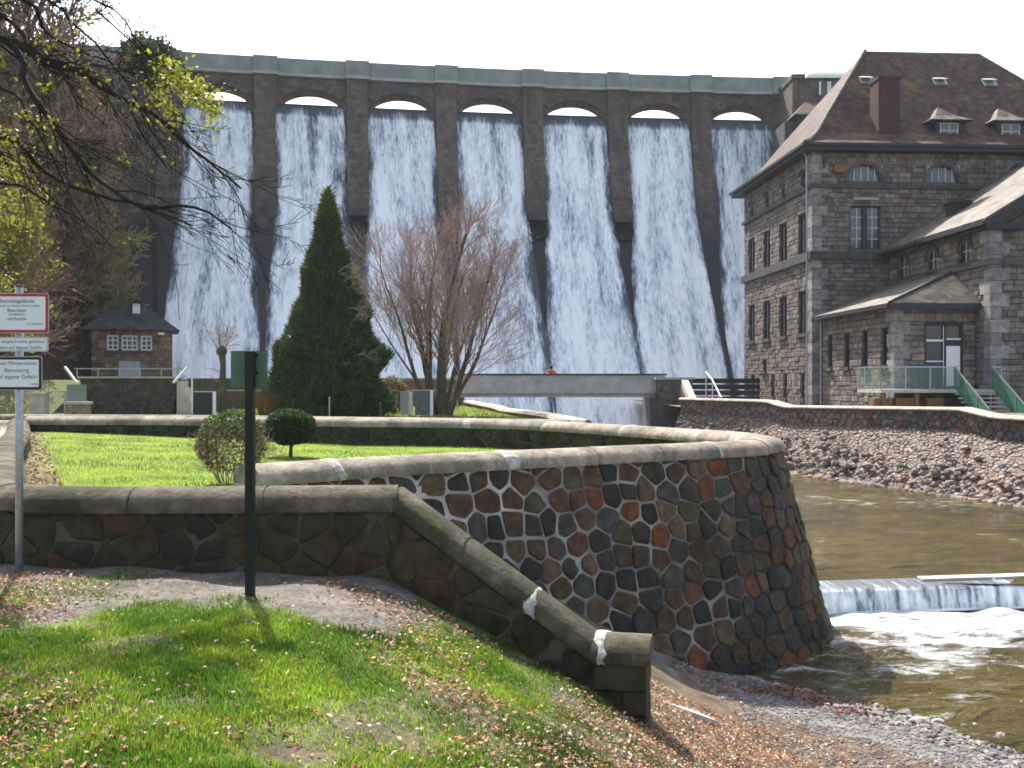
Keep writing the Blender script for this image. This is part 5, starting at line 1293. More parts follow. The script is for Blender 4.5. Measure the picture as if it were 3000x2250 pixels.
# ------------------------------------------------------------------ lawns
def lawnz(x, y): return -1.75 + 0.32 * np.clip((-np.asarray(x) - 4.5) / 9, 0, 1)
def inside_poly(x, y, poly):
    c = False; n = len(poly)
    for i in range(n):
        x0, y0 = poly[i][:2]; x1, y1 = poly[(i+1) % n][:2]
        if (y0 > y) != (y1 > y) and x < (x1 - x0) * (y - y0) / (y1 - y0) + x0: c = not c
    return c
LP = [(-5.3, 10.2), (-1.4, 10.2), (-1.2, 12.0), (-3.3, 12.2)] + [(BP.at(s).x + BP.dir(s).y * -0.3, BP.at(s).y + BP.dir(s).x * 0.3) for s in np.linspace(0, BP.len, 50)] + [(GP.at(s).x, GP.at(s).y) for s in np.linspace(0, FL * 0.8, 14)]
def lcol(V):
    C = np.zeros((len(V), 3))
    for i, (x, y, z) in enumerate(V):
        n = 0.85 + 0.4 * fbm(x * 1.2, y * 1.2, 3); edge = (x + 6.1 + (y - 12) * 0.497)
        k = min(1, max(0, edge / 1.2 + 0.3 * fbm(x, y, 7)))
        C[i] = (np.array((0.16, 0.23, 0.03)) * k + np.array((0.20, 0.14, 0.10)) * (1 - k)) * n
    return C
nx = 90; xs = np.linspace(-15, 5.2, nx); ys = np.linspace(10, 31, nx); gx, gy = np.meshgrid(xs, ys); gzv = lawnz(gx, gy)
V = np.stack([gx.ravel(), gy.ravel(), gzv.ravel()], 1); idx = np.arange(nx * nx).reshape(nx, nx); F = []
for j in range(nx - 1):
    for i in range(nx - 1):
        if inside_poly((xs[i] + xs[i+1]) / 2, (ys[j] + ys[j+1]) / 2, LP): F.append((idx[j, i], idx[j, i+1], idx[j+1, i+1], idx[j+1, i]))
array_mesh('bastion_lawn', V, np.array(F), lcol(V), M['ground'], None, True, 'structure')
pts = []; lvs = []
while len(pts) < 42000:
    y = 10.3 + 19 * rg.random() ** 1.4; x = rg.uniform(-0.52, 0.22) * y
    if not inside_poly(x, y, LP): continue
    edge = (x + 6.1 + (y - 12) * 0.497)
    if edge < 0.9:
        if len(lvs) < 1500: lvs.append((x, y))
        continue
    pts.append((x, y))
P = np.array(pts); tufts('lawn_grass', np.column_stack([P, lawnz(P[:, 0], P[:, 1])]), 0.03, 0.075, [(0.20, 0.30, 0.03), (0.24, 0.33, 0.04), (0.16, 0.26, 0.025), (0.26, 0.34, 0.06)], 0.008, M['blade'], 6)
P = np.array(lvs); leaf_mesh('lawn_edge_leaves', np.column_stack([P, lawnz(P[:, 0], P[:, 1]) + 0.02]), 0.03, 0.06, [(0.34, 0.22, 0.16), (0.40, 0.29, 0.22), (0.26, 0.15, 0.10)], 14)
# far lawn, its retaining wall and the bank wall that steps down along the channel
def fz(x, y): return -1.36 + 0.0 * x
mb = MB(); mb.c = []
FLP = [(-60, 40), (-26, 36.6), (-11, 34.8), (2.0, 30.4), (-3.2, 63.6), (-3.2, 72), (-60, 72)]
mb.face([(x, y, -1.36) for x, y in FLP]); mb.c = [(0.12, 0.16, 0.028)]
o = mb.build('far_lawn', M['ground']); o['kind'] = 'structure'
pts = []
while len(pts) < 26000:
    y = 31 + 30 * rg.random() ** 1.5; x = rg.uniform(-0.50, 0.06) * y
    if inside_poly(x, y, FLP): pts.append((x, y))
P = np.array(pts); tufts('far_grass', np.column_stack([P, np.full(len(P), -1.36)]), 0.05, 0.12, [(0.15, 0.22, 0.028), (0.19, 0.24, 0.04), (0.12, 0.18, 0.02)], 0.016, M['blade'], 16)
fw = thing('lawn_wall', (-5, 33, -4.2), 'straight low wall with grey flat coping along the front of the far lawn', 'wall')
a, b, c3 = Vector((-26, 36.6, -1.25)), Vector((-11, 34.8, -1.25)), Vector((2.25, 30.2, -1.25))
mb = MB()
for p, q in ((a, b), (b, c3)): mb.prism([p + Vector((0, 0, -3.4)), q + Vector((0, 0, -3.4)), q, p], Vector((0.05, 0.45, 0)))
mb.build('wall_core', M['garden_stone'], fw)
FP2 = Path([a, b, c3], 1); d = 0
while d < FP2.len - 0.05:
    e = min(FP2.len, d + rr.uniform(1.2, 1.8)); mb = MB(); sweep(mb, Back(FP2, 0.22), [(-0.33, 0.0), (-0.34, 0.10), (-0.25, 0.16), (0.25, 0.16), (0.34, 0.10), (0.33, 0.0)], d + 0.012, e - 0.012, 1); mb.build('coping_stone', M['coping'], fw, origin='own'); d = e
cw = thing('channel_wall', (0, 45, -4.2), 'tan stone wall stepping down from the bridge beside the white water', 'wall')
STEPS = [((-3.0, 63.0), (-0.9, 49.6), -1.15, -1.2), ((-0.9, 49.6), (-0.55, 47.6), -1.2, -1.27), ((-0.55, 47.6), (1.05, 37.6), -1.27, -1.2), ((1.05, 37.6), (2.1, 31.4), -1.2, -1.27)]
M['tan_stone'] = stones('tan_wall_stone', [(0.24, 0.19, 0.13), (0.27, 0.21, 0.15)], stain_amt=0.5, stain=(0.09, 0.07, 0.05), sc_=4)
for (p, q, z0, z1) in STEPS:
    A, B = Vector((p[0], p[1], z0)), Vector((q[0], q[1], z1)); mb = MB(); mb.prism([A + Vector((0, 0, -4)), B + Vector((0, 0, -4)), B, A], Vector((0.32, 0.05, 0))); mb.build('wall_part', M['tan_stone'], cw)
    L = (B - A).length; n = max(1, int(L / 1.5))
    for k in range(n):
        u, v = A.lerp(B, (k + 0.01) / n), A.lerp(B, (k + 0.99) / n); mb = MB(); mb.prism([u + Vector((-0.1, 0, 0.003)), v + Vector((-0.1, 0, 0.003)), v + Vector((-0.05, 0, 0.12)), u + Vector((-0.05, 0, 0.12))], Vector((0.5, 0.08, 0))); mb.build('coping_stone', M['pale_coping'], cw, origin='own')
lw = thing('brick_wall', (-11, 62, BZ), 'low brown brick wall across the back of the far lawn', 'wall')
mb = MB(); mb.box((-20, 62.0, -1.4), (-3.3, 62.35, 0.22)); mb.build('wall_core', plain('brown_brick', (0.16, 0.10, 0.075), 0.9, var=0.4, scale=4), lw)
for k in range(14): mb = MB(); mb.box((-20.1 + k * 1.2, 61.93, 0.223), (-20.1 + k * 1.2 + 1.185, 62.42, 0.36)); mb.build('coping_stone', M['coping'], lw)
rf_ = thing('rail_fence', (-9, 50.5, -1.36), 'thin metal fence with one pale top rail crossing the far lawn', 'fence')
mb = MB(); mb.bar((-17.2, 50.5, -0.32), (-2.6, 50.5, -0.32), 0.07); mb.build('rail', M['pale_coping'], rf_)
for k in range(8): x = -17.1 + k * 2.05; mb = MB(); mb.bar((x, 50.5, -1.4), (x, 50.5, -0.36), 0.06); mb.build('post', M['steel'], rf_)
for k, px in enumerate((712, 822)):
    p = thing('fence_post', ((px * 0.463 - 512) * 0.039, 39, -1.36), ['thin grey post standing in front of the dark conifer', 'short brown post on the lawn between conifer and bare tree'][k], 'post')
    mb = MB(); mb.tube([(0, 0, -0.1), (0, 0, 0.62 + 0.2 * (1 - k))], [0.035 + 0.02 * k] * 2, 8); mb.build('shaft', M['steel'] if k == 0 else M['bark'], p, local=True)
    mb = MB(); mb.lathe([(0.045 + 0.02 * k, 0.62 + 0.2 * (1 - k)), (0.03, 0.66 + 0.2 * (1 - k)), (0.0, 0.67 + 0.2 * (1 - k))], (0, 0, 0), 8); mb.build('cap', M['steel'] if k == 0 else M['bark'], p, local=True)
# information boards
def board(loc, w, h, lab, pm, rz):
    t = thing('information_board', loc, lab, 'board', rz=rz)
    mb = MB(); mb.box((-w/2, -0.04, 0.1), (w/2, 0.02, h)); mb.build('panel', pm, t, local=True)
    mb = MB(); mb.box((w/2 + 0.002, -0.08, 0), (w/2 + 0.13, 0.06, h + 0.03)); mb.build('frame', M['white_paint'], t, local=True)
    mb = MB(); mb.box((-w/2 - 0.02, -0.06, h + 0.003), (w/2, 0.04, h + 0.04)); mb.build('top_rail', M['sign_back'], t, local=True)
    for x in (-w/2 + 0.05, w/2 - 0.1): mb = MB(); mb.box((x, 0.022, -0.1), (x + 0.06, 0.08, h - 0.1)); mb.build('leg', M['sign_back'], t, local=True)
board((-12.35, 40, -1.38), 0.75, 1.05, 'black information board with white side post near the pollarded tree', M['dark_paint'], 0.25)
board((-3.75, 42, -1.4), 0.62, 1.12, 'grey information board with white edge beside the bare tree trunk', plain('board_grey', (0.10, 0.105, 0.11), 0.5), 0.1)
board((-4.55, 42.6, -1.4), 0.42, 1.05, 'narrow pale grey information board behind the darker grey one', M['sign_back'], -0.35)

# ------------------------------------------------------------------ left bank: terrace, gate, paths, hillside
tw = thing('terrace_wall', (-17, 44, -1.5), 'dark battered stone terrace wall with steel railing in front of the valve hut', 'wall')
mb = MB(); mb.prism([(-18.7, 44.25, -1.6), (-15.0, 44.25, -1.6), (-14.7, 44.1, 0.25), (-19.05, 44.1, 0.25)], Vector((0, 0.5, 0))); mb.build('wall_core', M['dark_mortar'], tw)
rest = MB()
for Q in cells(4.3, 1.75, 0.27, 0.19, 71, gap=0.015):
    rest.cur = tuple(v * 0.9 for v in rr.choice(DRK[:3] + [(0.10, 0.095, 0.085)])); stone_geo(rest, Q, lambda s, t, o: Vector((-19.02 + 0.16 * t + s * (1 - 0.07 * t), 44.1 + 0.085 * t - o, 0.24 - t)), 0.03, rr)
o = rest.build('stone_courses', M['rubble'], tw); o['kind'] = 'stuff'
mb = MB(); mb.box((-19.1, 43.98, 0.253), (-14.65, 44.7, 0.33)); mb.build('coping', M['pale_coping'], tw)
mb = MB(); mb.bar((-19.3, 44.2, 0.68), (-14.5, 44.2, 0.68), 0.045); 
for k in range(6): x = -19.2 + k * 0.93; mb.bar((x, 44.2, 0.33), (x, 44.2, 0.68), 0.035)
mb.build('railing', M['steel'], tw)
for x0, x1 in ((-19.65, -18.95), (-14.25, -14.75)): mb = MB(); mb.bar((x0, 44.0, 0.75), (x1, 43.6, 0.05), 0.09); mb.build('slanting_rail', M['white_paint'], tw)
mb = MB()
for k in range(5): mb.box((-14.6 + k * 0.18, 43.6, -1.5), (-14.42 + k * 0.18 - 0.003, 44.6, 0.15 - k * 0.30))
mb.build('step', M['bright_concrete'], tw)
mb = MB(); mb.box((-13.66, 43.0, -1.5), (-13.1, 44.0, -0.85)); mb.build('plinth', M['bright_concrete'], tw)
mb = MB(); mb.tube([(-13.9, 43.5, -1.3), (-13.9, 43.5, 0.45)], [0.04, 0.04], 8); mb.build('rail_post', M['white_paint'], tw)
mb = MB(); mb.face([(-34, 44.7, 0.2), (-14.6, 44.7, 0.2), (-14.6, 60, 0.28), (-22, 76, 0.3), (-34, 76, 0.3)]); mb.c = [(0.14, 0.13, 0.11)]
o = mb.build('terrace', M['ground']); o['kind'] = 'structure'
mb = MB(); mb.face([(-34, 40.7, -1.5), (-19.0, 40.7, -1.5), (-19.0, 44.72, 0.197), (-34, 44.72, 0.197)]); mb.c = [(0.13, 0.14, 0.05)]
o = mb.build('terrace_bank', M['ground']); o['kind'] = 'structure'
mb = MB(); mb.box((-14.8, 44.7, -1.5), (-14.5, 61.9, 0.19)); o = mb.build('terrace_side', M['dark_mortar'], tw)
# gate, pillar, path
gp = thing('gate_pillar', (-19.0, 40.2, -1.2), 'pale stone gate pillar beside the wire gate', 'pillar')
mb = MB(); mb.box((-19.3, 40.0, -1.9), (-18.72, 40.5, -0.42)); mb.build('shaft', M['bright_concrete'], gp); mb = MB(); mb.box((-19.36, 39.93, -0.417), (-18.66, 40.57, -0.33)); mb.build('cap', M['bright_concrete'], gp)
gt = thing('wire_gate', (-18.3, 40.2, -1.2), 'grey steel gate filled with wire bars next to the pale pillar', 'gate')
mb = MB()
for x in (-18.62, -17.95): mb.bar((x, 40.2, -1.4), (x, 40.2, -0.28), 0.05)
for z in (-1.2, -0.3): mb.bar((-18.62, 40.2, z), (-17.95, 40.2, z), 0.05)
mb.build('frame', M['steel'], gt)
for k in range(8): x = -18.55 + k * 0.075; mb = MB(); mb.bar((x, 40.2, -1.18), (x, 40.2, -0.32), 0.012); mb.build('bar', M['steel'], gt)
pn = thing('grey_panel', (-17.6, 40.4, -1.0), 'plain grey metal panel fence on a pale topped low wall', 'fence')
mb = MB(); mb.box((-17.93, 40.3, -0.7), (-17.15, 40.36, -0.02)); mb.build('panel', M['parapet'], pn); mb = MB(); mb.box((-17.95, 40.2, -1.8), (-17.05, 40.6, -0.82)); mb.build('wall_core', M['tan_stone'], pn); mb = MB(); mb.box((-18.0, 40.15, -0.817), (-17.0, 40.65, -0.71)); mb.build('coping', M['bright_concrete'], pn)
def pathz(x, y): return -1.78 + np.clip((y - 12) * 0.03, 0, 0.5) + 0.25 * np.clip((-x - 7 - (y - 10) * 0.47) / 3, 0, 9)
def pcol(V):
    C = np.zeros((len(V), 3))
    for i, (x, y, z) in enumerate(V):
        o_ = (-x - 5.4 - (y - 10) * 0.46); n = 0.85 + 0.4 * fbm(x, y, 1)
        C[i] = np.array((0.34, 0.30, 0.25) if o_ < 2.3 else (0.14, 0.15, 0.045)) * n
    return C
xs = np.linspace(0, 14, 24); ys = np.linspace(9.5, 60, 50); tx, ty = np.meshgrid(xs, ys); X = -5.35 - (ty - 10) * 0.455 - tx
V = np.stack([X.ravel(), ty.ravel(), pathz(X, ty).ravel()], 1); i = np.arange(V.shape[0]).reshape(50, 24)
F = np.stack([i[:-1, 1:].ravel(), i[:-1, :-1].ravel(), i[1:, :-1].ravel(), i[1:, 1:].ravel()], 1)
array_mesh('left_path', V, F, pcol(V), M['ground'], None, True, 'structure')
def hillz(x, y):
    s = np.clip(-x - np.interp(y, [40, 50, 58, 66, 76, 94], [22.5, 24.2, 27.5, 31.0, 30.8, 30.5]), 0, 60); return -1.5 + np.minimum(s * np.interp(y, [60, 73], [1.1, 2.1]), 24 + s * 0.12) + 0.6 * np.sin(x * 0.5 + y * 0.3)
def hcol(V):
    C = np.zeros((len(V), 3))
    for i, (x, y, z) in enumerate(V): n = fbm(x * 0.25, y * 0.25, z * 0.2, 4); C[i] = np.array((0.19, 0.14, 0.10)) * (1 + n) if n > -0.1 else np.array((0.12, 0.12, 0.05))
    return C
grid_mesh('hillside', np.linspace(-120, -24, 70), np.linspace(36, 94, 50), hillz, M['ground'], hcol)
# ------------------------------------------------------------------ vegetation
def perp(d, r):
    a = Vector((r.gauss(0, 1), r.gauss(0, 1), r.gauss(0, 1))); a -= d * a.dot(d); return a.normalized()
def grow(mb, p, d, L, r0, depth, r, cfg, tips=None):
    n = 4 if depth > 0 else 3; pts = [p.copy()]; dirs = [d.copy()]; st_ = L / n
    for k in range(n):
        d = (d + perp(d, r) * cfg['wob'] * r.random() + Vector((0, 0, cfg['trop'])) * (0.5 if depth else 1)).normalized(); p = p + d * st_; pts.append(p.copy()); dirs.append(d.copy())
    rad = [max(cfg['rmin'], r0 * (1 - 0.75 * k / n)) for k in range(n + 1)]
    mb.tube(pts, rad, 6 if r0 > 0.06 else (4 if r0 > 0.018 else 3), cap=False)
    if depth <= 0:
        if tips is not None: tips.append((pts[-1], dirs[-1]));
        return
    nc = cfg['kids'][depth - 1]
    for k in range(nc):
        t = cfg['t0'] + (1 - cfg['t0']) * (k + r.random()) / nc; i = min(n - 1, int(t * n)); f = t * n - i
        q = pts[i].lerp(pts[i + 1], f); dd = dirs[i + 1]; a = math.radians(cfg['ang'] * r.uniform(0.7, 1.3))
        nd = (dd * math.cos(a) + perp(dd, r) * math.sin(a)).normalized()
        grow(mb, q, nd, L * cfg['ratio'] * (1.15 - 0.6 * t) * r.uniform(0.75, 1.2), r0 * (1 - 0.7 * t) * 0.55, depth - 1, r, cfg, tips)

# bare many-stemmed tree on the far lawn
bt = thing('bare_tree', (-3.22, 43.0, -1.4), 'big bare spreading tree with many upright reddish twigs on the far lawn', 'tree')
r = random.Random(4); tr = MB(); tw_ = MB()
cfg = dict(wob=0.22, trop=0.095, rmin=0.006, kids=[6, 6, 5], t0=0.15, ang=25, ratio=0.60)
stems = [((-0.25, 0, 0), (-0.10, 0, 1), 5.4, 0.17), ((0.25, 0.1, 0), (0.02, 0.05, 1), 6.2, 0.21), ((-0.1, 0.2, 0), (-0.28, 0.2, 1), 5.6, 0.12), ((0.45, 0, 0), (0.30, -0.1, 1), 5.2, 0.12),
         ((0.5, 0.1, 0.2), (0.48, 0.1, 1.0), 5.0, 0.08), ((-0.4, 0, 0.3), (-0.46, -0.1, 1.0), 5.0, 0.08), ((0.1, -0.1, 0.3), (0.15, -0.35, 1), 4.6, 0.09), ((0.3, 0.2, 0.4), (0.3, 0.35, 1), 4.8, 0.09), ((0.45, -0.1, 0.5), (0.72, -0.25, 0.85), 3.6, 0.06), ((-0.3, 0.1, 0.6), (-0.66, 0.15, 0.85), 3.8, 0.05)]
for (p, d, L, r0) in stems:
    p = Vector(p) + Vector((-3.22, 43, -1.45)); d = Vector(d).normalized(); pts = [p]; dirs = [d]
    for k in range(7):
        d = (d + perp(d, r) * 0.10 + Vector((0, 0, 0.05))).normalized(); pts.append(pts[-1] + d * L * 1.30 / 7); dirs.append(d)
    rad = [1.2 * r0 * (1 - 0.74 * k / 7) for k in range(8)]; rad[0] *= 1.25; tr.tube(pts, rad, 8, cap=False)
    for k in range(4): grow(tw_, pts[-1], (dirs[-1] + perp(dirs[-1], r) * 0.3).normalized(), r.uniform(1.0, 1.7), r0 * 0.26, 2, r, cfg)
    for k in range(int(9 + 15 * r0 / 0.2)):
        t = r.uniform(0.22, 1.0); i = min(6, int(t * 7)); q = pts[i].lerp(pts[i+1], t * 7 - i); a = math.radians(r.uniform(22, 48)); nd = (dirs[i] * math.cos(a) + perp(dirs[i], r) * math.sin(a)).normalized()
        grow(tw_, q, nd, r.uniform(1.9, 3.1) * (1.25 - 0.45 * t), r0 * (1 - 0.7 * t) * 0.34, 2, r, cfg)
tr.build('trunk', M['bark'], bt, smooth=True); o = tw_.build('crown', M['twig'], bt)

# dark conifer
cf = thing('conifer', (-7.7, 42.0, -1.4), 'tall dense dark green cone-shaped conifer on the far lawn', 'tree')
mb = MB(); mb.tube([(-7.7, 42, -1.5), (-7.7, 42, 3), (-7.7, 42, 8.3)], [0.28, 0.18, 0.03], 8); mb.build('trunk', M['bark'], cf)
db = MB(); r = random.Random(61); cfd = dict(wob=0.4, trop=0.02, rmin=0.006, kids=[6, 5], t0=0.15, ang=32, ratio=0.6)
for k in range(16): grow(db, Vector((-7.7 + r.uniform(0.5, 1.0), 41.2 + r.uniform(-0.5, 0.3), r.uniform(1.0, 4.6))), Vector((1, -0.5, r.uniform(-0.1, 0.7))).normalized(), r.uniform(0.8, 1.4), 0.02, 2, r, cfd)
db.build('dry_branch', M['hill_twig'], cf)
N = 75000; rs = np.random.RandomState(3); t = 1 - np.sqrt(rs.uniform(0, 1, N)) ; t = np.clip(t, 0, 0.995); th = rs.uniform(0, 2 * np.pi, N)
prof_t = np.array([0, 0.03, 0.10, 0.25, 0.5, 0.75, 0.9, 1.0]); prof_r = np.array([1.9, 2.22, 2.32, 2.05, 1.28, 0.62, 0.30, 0.04]); R_ = np.interp(t, prof_t, prof_r)
lump = np.array([fbm(math.cos(a) * 2.2 * max(0.3, q / 2.2), math.sin(a) * 2.2 * max(0.3, q / 2.2), z * 9.6 * 0.9, 3) for a, q, z in zip(th, R_, t)])
R_ = R_ * (1 + 0.32 * lump) * (1 - 0.30 * rs.uniform(0, 1, N) ** 2.2); z = -1.35 + t * 9.6 + rs.normal(0, 0.06, N)
P = np.stack([-7.7 + np.cos(th) * R_, 42 + np.sin(th) * R_, z], 1)
D = np.stack([np.cos(th) * 0.7, np.sin(th) * 0.7, rs.uniform(0.1, 1.3, N)], 1) + rs.normal(0, 0.35, (N, 3)); D /= np.linalg.norm(D, axis=1)[:, None]
B = np.cross(D, rs.normal(0, 1, (N, 3))); B /= np.linalg.norm(B, axis=1)[:, None]; Ls = rs.uniform(0.10, 0.32, N)[:, None]; Ws = Ls * 0.13
V = np.stack([P - D * Ls * 0.4, P + B * Ws, P + D * Ls, P - B * Ws], 1).reshape(-1, 3); C = np.array([(0.042, 0.082, 0.026), (0.058, 0.105, 0.03), (0.030, 0.060, 0.021), (0.078, 0.122, 0.036)])[rs.randint(0, 4, N)] * rs.uniform(0.7, 1.3, N)[:, None]
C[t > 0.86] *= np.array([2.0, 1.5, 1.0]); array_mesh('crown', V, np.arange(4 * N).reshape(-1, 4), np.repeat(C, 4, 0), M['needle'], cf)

def leafball(name, parent, c, rx, ry, rz, n, size, cols, seed, shell=0.75, lump_=0.12, mat='leaf', cut=None):
    rs = np.random.RandomState(seed); d = rs.normal(0, 1, (n, 3)); d /= np.linalg.norm(d, axis=1)[:, None]
    l = np.array([fbm(a * 2.5 + seed, b * 2.5, e * 2.5, 3) for a, b, e in d]); k = (shell + (1 - shell) * rs.uniform(0, 1, n) ** 0.5) * (1 + lump_ * 2 * l)
    P = np.array(c) + d * k[:, None] * np.array([rx, ry, rz]); keep = np.ones(n, bool)
    if cut is not None: keep = cut(P, rs)
    P = P[keep]; d = d[keep]; m = len(P)
    A = d * 0.5 + rs.normal(0, 0.7, (m, 3)); A /= np.linalg.norm(A, axis=1)[:, None]; B = np.cross(A, rs.normal(0, 1, (m, 3))); B /= np.linalg.norm(B, axis=1)[:, None]
    s = rs.uniform(0.6, 1.4, m)[:, None] * size; V = np.stack([P - A * s * 0.5, P + B * s * 0.35, P + A * s * 0.7, P - B * s * 0.35], 1).reshape(-1, 3)
    C = np.array(cols(P, rs)) * rs.uniform(0.7, 1.3, m)[:, None]
    return array_mesh(name, V, np.arange(4 * m).reshape(-1, 4), np.repeat(C, 4, 0), M[mat], parent)
# clipped shrubs on the bastion lawn
sh = thing('clipped_shrub', (-4.85, 17.3, -1.62), 'half bare brownish clipped shrub with green top behind the green sign', 'shrub')
mb = MB(); r = random.Random(8)
cfg2 = dict(wob=0.5, trop=0.03, rmin=0.003, kids=[5, 6], t0=0.25, ang=38, ratio=0.55)
for k in range(16): 
    a = r.uniform(0, 6.28); grow(mb, Vector((-4.85 + 0.22 * math.cos(a), 17.3 + 0.22 * math.sin(a), -1.7)), Vector((0.55 * math.cos(a), 0.55 * math.sin(a), 1)).normalized(), 0.85, 0.014, 2, r, cfg2)
mb.build('stem', M['hill_twig'], sh)
def shc(P, rs):
    C = np.tile([0.10, 0.085, 0.045], (len(P), 1)); g = P[:, 2] + rs.normal(0, 0.10, len(P)) > -0.78; C[g] = (0.06, 0.10, 0.025); o_ = (~g) & (rs.uniform(0, 1, len(P)) < 0.35); C[o_] = (0.15, 0.11, 0.06); return C
leafball('crown', sh, (-4.85, 17.3, -1.02), 0.58, 0.58, 0.56, 5200, 0.045, shc, 5, 0.78, 0.06, cut=lambda P, rs: rs.uniform(0, 1, len(P)) < np.clip((P[:, 2] + 1.62) / 0.55, 0.06, 1))
s2 = thing('round_topiary', (-5.25, 23.7, -1.7), 'dark green topiary ball on a single short stem', 'shrub')
mb = MB(); mb.tube([(-5.25, 23.7, -1.85), (-5.22, 23.7, -1.3)], [0.05, 0.04], 8); mb.build('trunk', M['bark'], s2)
leafball('crown', s2, (-5.25, 23.7, -1.02), 0.62, 0.62, 0.44, 8000, 0.045, lambda P, rs: np.array([(0.022, 0.048, 0.016), (0.035, 0.068, 0.02), (0.028, 0.055, 0.018)])[rs.randint(0, 3, len(P))], 6, 0.8, 0.035)
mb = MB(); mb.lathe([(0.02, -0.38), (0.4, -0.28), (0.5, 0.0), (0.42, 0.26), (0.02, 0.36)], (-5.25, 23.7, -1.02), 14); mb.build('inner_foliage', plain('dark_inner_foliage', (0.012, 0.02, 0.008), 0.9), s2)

# pollarded street tree, dry clump, yellow shrub
pt = thing('pollard_tree', (-11.65, 40.2, -1.4), 'small pollarded tree with knobbly head and thin bare shoots', 'tree')
mb = MB(); B0 = Vector((-11.65, 40.2, -1.45)); mb.tube([B0, B0 + Vector((0.02, 0, 1.2)), B0 + Vector((0.05, 0, 2.2)), B0 + Vector((0.0, 0, 2.75))], [0.2, 0.14, 0.12, 0.15], 8); mb.lathe([(0.05, -0.2), (0.2, -0.1), (0.23, 0.05), (0.12, 0.2), (0.02, 0.25)], B0 + Vector((0, 0, 2.75)), 9); mb.build('trunk', M['bark'], pt, smooth=True)
mb = MB(); r = random.Random(12); cfg3 = dict(wob=0.35, trop=0.05, rmin=0.006, kids=[4, 3], t0=0.2, ang=32, ratio=0.55)
for k in range(15): a = r.uniform(0, 6.28); grow(mb, B0 + Vector((0, 0, 2.6)), Vector((0.6 * math.cos(a), 0.6 * math.sin(a), 1)).normalized(), r.uniform(0.9, 1.5), 0.022, 2, r, cfg3)
for zz in (1.5, 1.9): grow(mb, B0 + Vector((0, 0, zz)), Vector((-1, 0, 0.35)).normalized(), 0.6, 0.02, 1, r, cfg3)
mb.build('crown', M['hill_twig'], pt)
dc = thing('dry_shrub', (-10.2, 41.5, -1.4), 'clump of reddish brown dry stems on the lawn behind the green sign', 'shrub')
mb = MB(); r = random.Random(2)
for k in range(150): a = r.uniform(0, 6.28); q = r.uniform(0, 0.3); w = r.uniform(0.1, 0.7); mb.tube([Vector((-10.2 + q * math.cos(a), 41.5 + q * math.sin(a), -1.45)), Vector((-10.2 + (q + w * 0.4) * math.cos(a), 41.5 + (q + w * .4) * math.sin(a), -0.9)), Vector((-10.2 + (q + w) * math.cos(a), 41.5 + (q + w) * math.sin(a), r.uniform(-0.55, -0.1)))], [0.014, 0.01, 0.004], 3, cap=False)
mb.build('stem', M['rust_wood'], dc)
ys_ = thing('yellow_shrub', (-5.5, 46.5, -1.36), 'straw coloured rounded shrub between conifer and bare tree', 'shrub')
leafball('crown', ys_, (-5.5, 46.5, -0.55), 0.7, 0.7, 0.85, 3500, 0.09, lambda P, rs: np.array([(0.17, 0.13, 0.05), (0.12, 0.10, 0.04), (0.20, 0.15, 0.07)])[rs.randint(0, 3, len(P))], 9, 0.6, 0.15)
mb = MB(); mb.tube([(-5.5, 46.5, -1.45), (-5.5, 46.5, -0.7)], [0.06, 0.03], 6); mb.build('stem', M['bark'], ys_)

# bare woodland on the left slope
protos = []
GRPW = 'bare trees on the left slope'
cfgh = dict(wob=0.35, trop=0.05, rmin=0.022, kids=[5, 6, 6], t0=0.2, ang=36, ratio=0.55)
for v in range(3):
    r = random.Random(100 + v); t_ = thing('woodland_tree', (0, 0, 0), 'bare brown tree standing in the wood on the left slope', 'tree', GRPW)
    a, b = MB(), MB(); H = 6.4 + v * 0.9; pts = [Vector((0, 0, -0.3))]; d = Vector((0.05, 0, 1))
    for k in range(6): d = (d + perp(d, r) * 0.13).normalized(); pts.append(pts[-1] + d * H / 6)
    a.tube(pts, [0.16 * (1 - 0.11 * k) for k in range(7)], 6, cap=False)
    for k in range(17):
        t = r.uniform(0.15, 1); i = min(5, int(t * 6)); q = pts[i].lerp(pts[i+1], t * 6 - i); an = r.uniform(0, 6.28); grow(b, q, Vector((math.cos(an), math.sin(an), r.uniform(0.4, 1.3))).normalized(), r.uniform(1.5, 2.8) * (1.2 - 0.4 * t), 0.06, 2, r, cfgh)
    a.build('trunk', M['bark'], t_, local=True); b.build('crown', M['wood_twig'], t_, local=True); protos.append(t_)
r = random.Random(33); used = [False] * 3; placed = 0
while placed < 74:
    if placed < 24:                             # tall trees against the dam's left end
        x = r.uniform(-38.5, -29.8); y = yc(x) - dface(2) - r.uniform(0.3, 4.0); q = x / y
        if y < 74.5 and q > -0.44: continue
    else:
        y = r.uniform(46, 72); q = r.uniform(-0.58, -0.455); x = q * y
    if float(hillz(np.array(x), np.array(y))) < -0.4 or q < -0.6: continue
    v = placed % 3; o = protos[v] if not used[v] else copy_tree(protos[v]); used[v] = True
    o.location = (x, y, float(hillz(np.array(x), np.array(y)))); s = r.uniform(1.7, 2.3) if placed < 24 else r.uniform(0.8, 1.4); o.scale = (s, s, s * r.uniform(0.9, 1.15)); o.rotation_euler = (0, 0, r.uniform(0, 6.28)); placed += 1
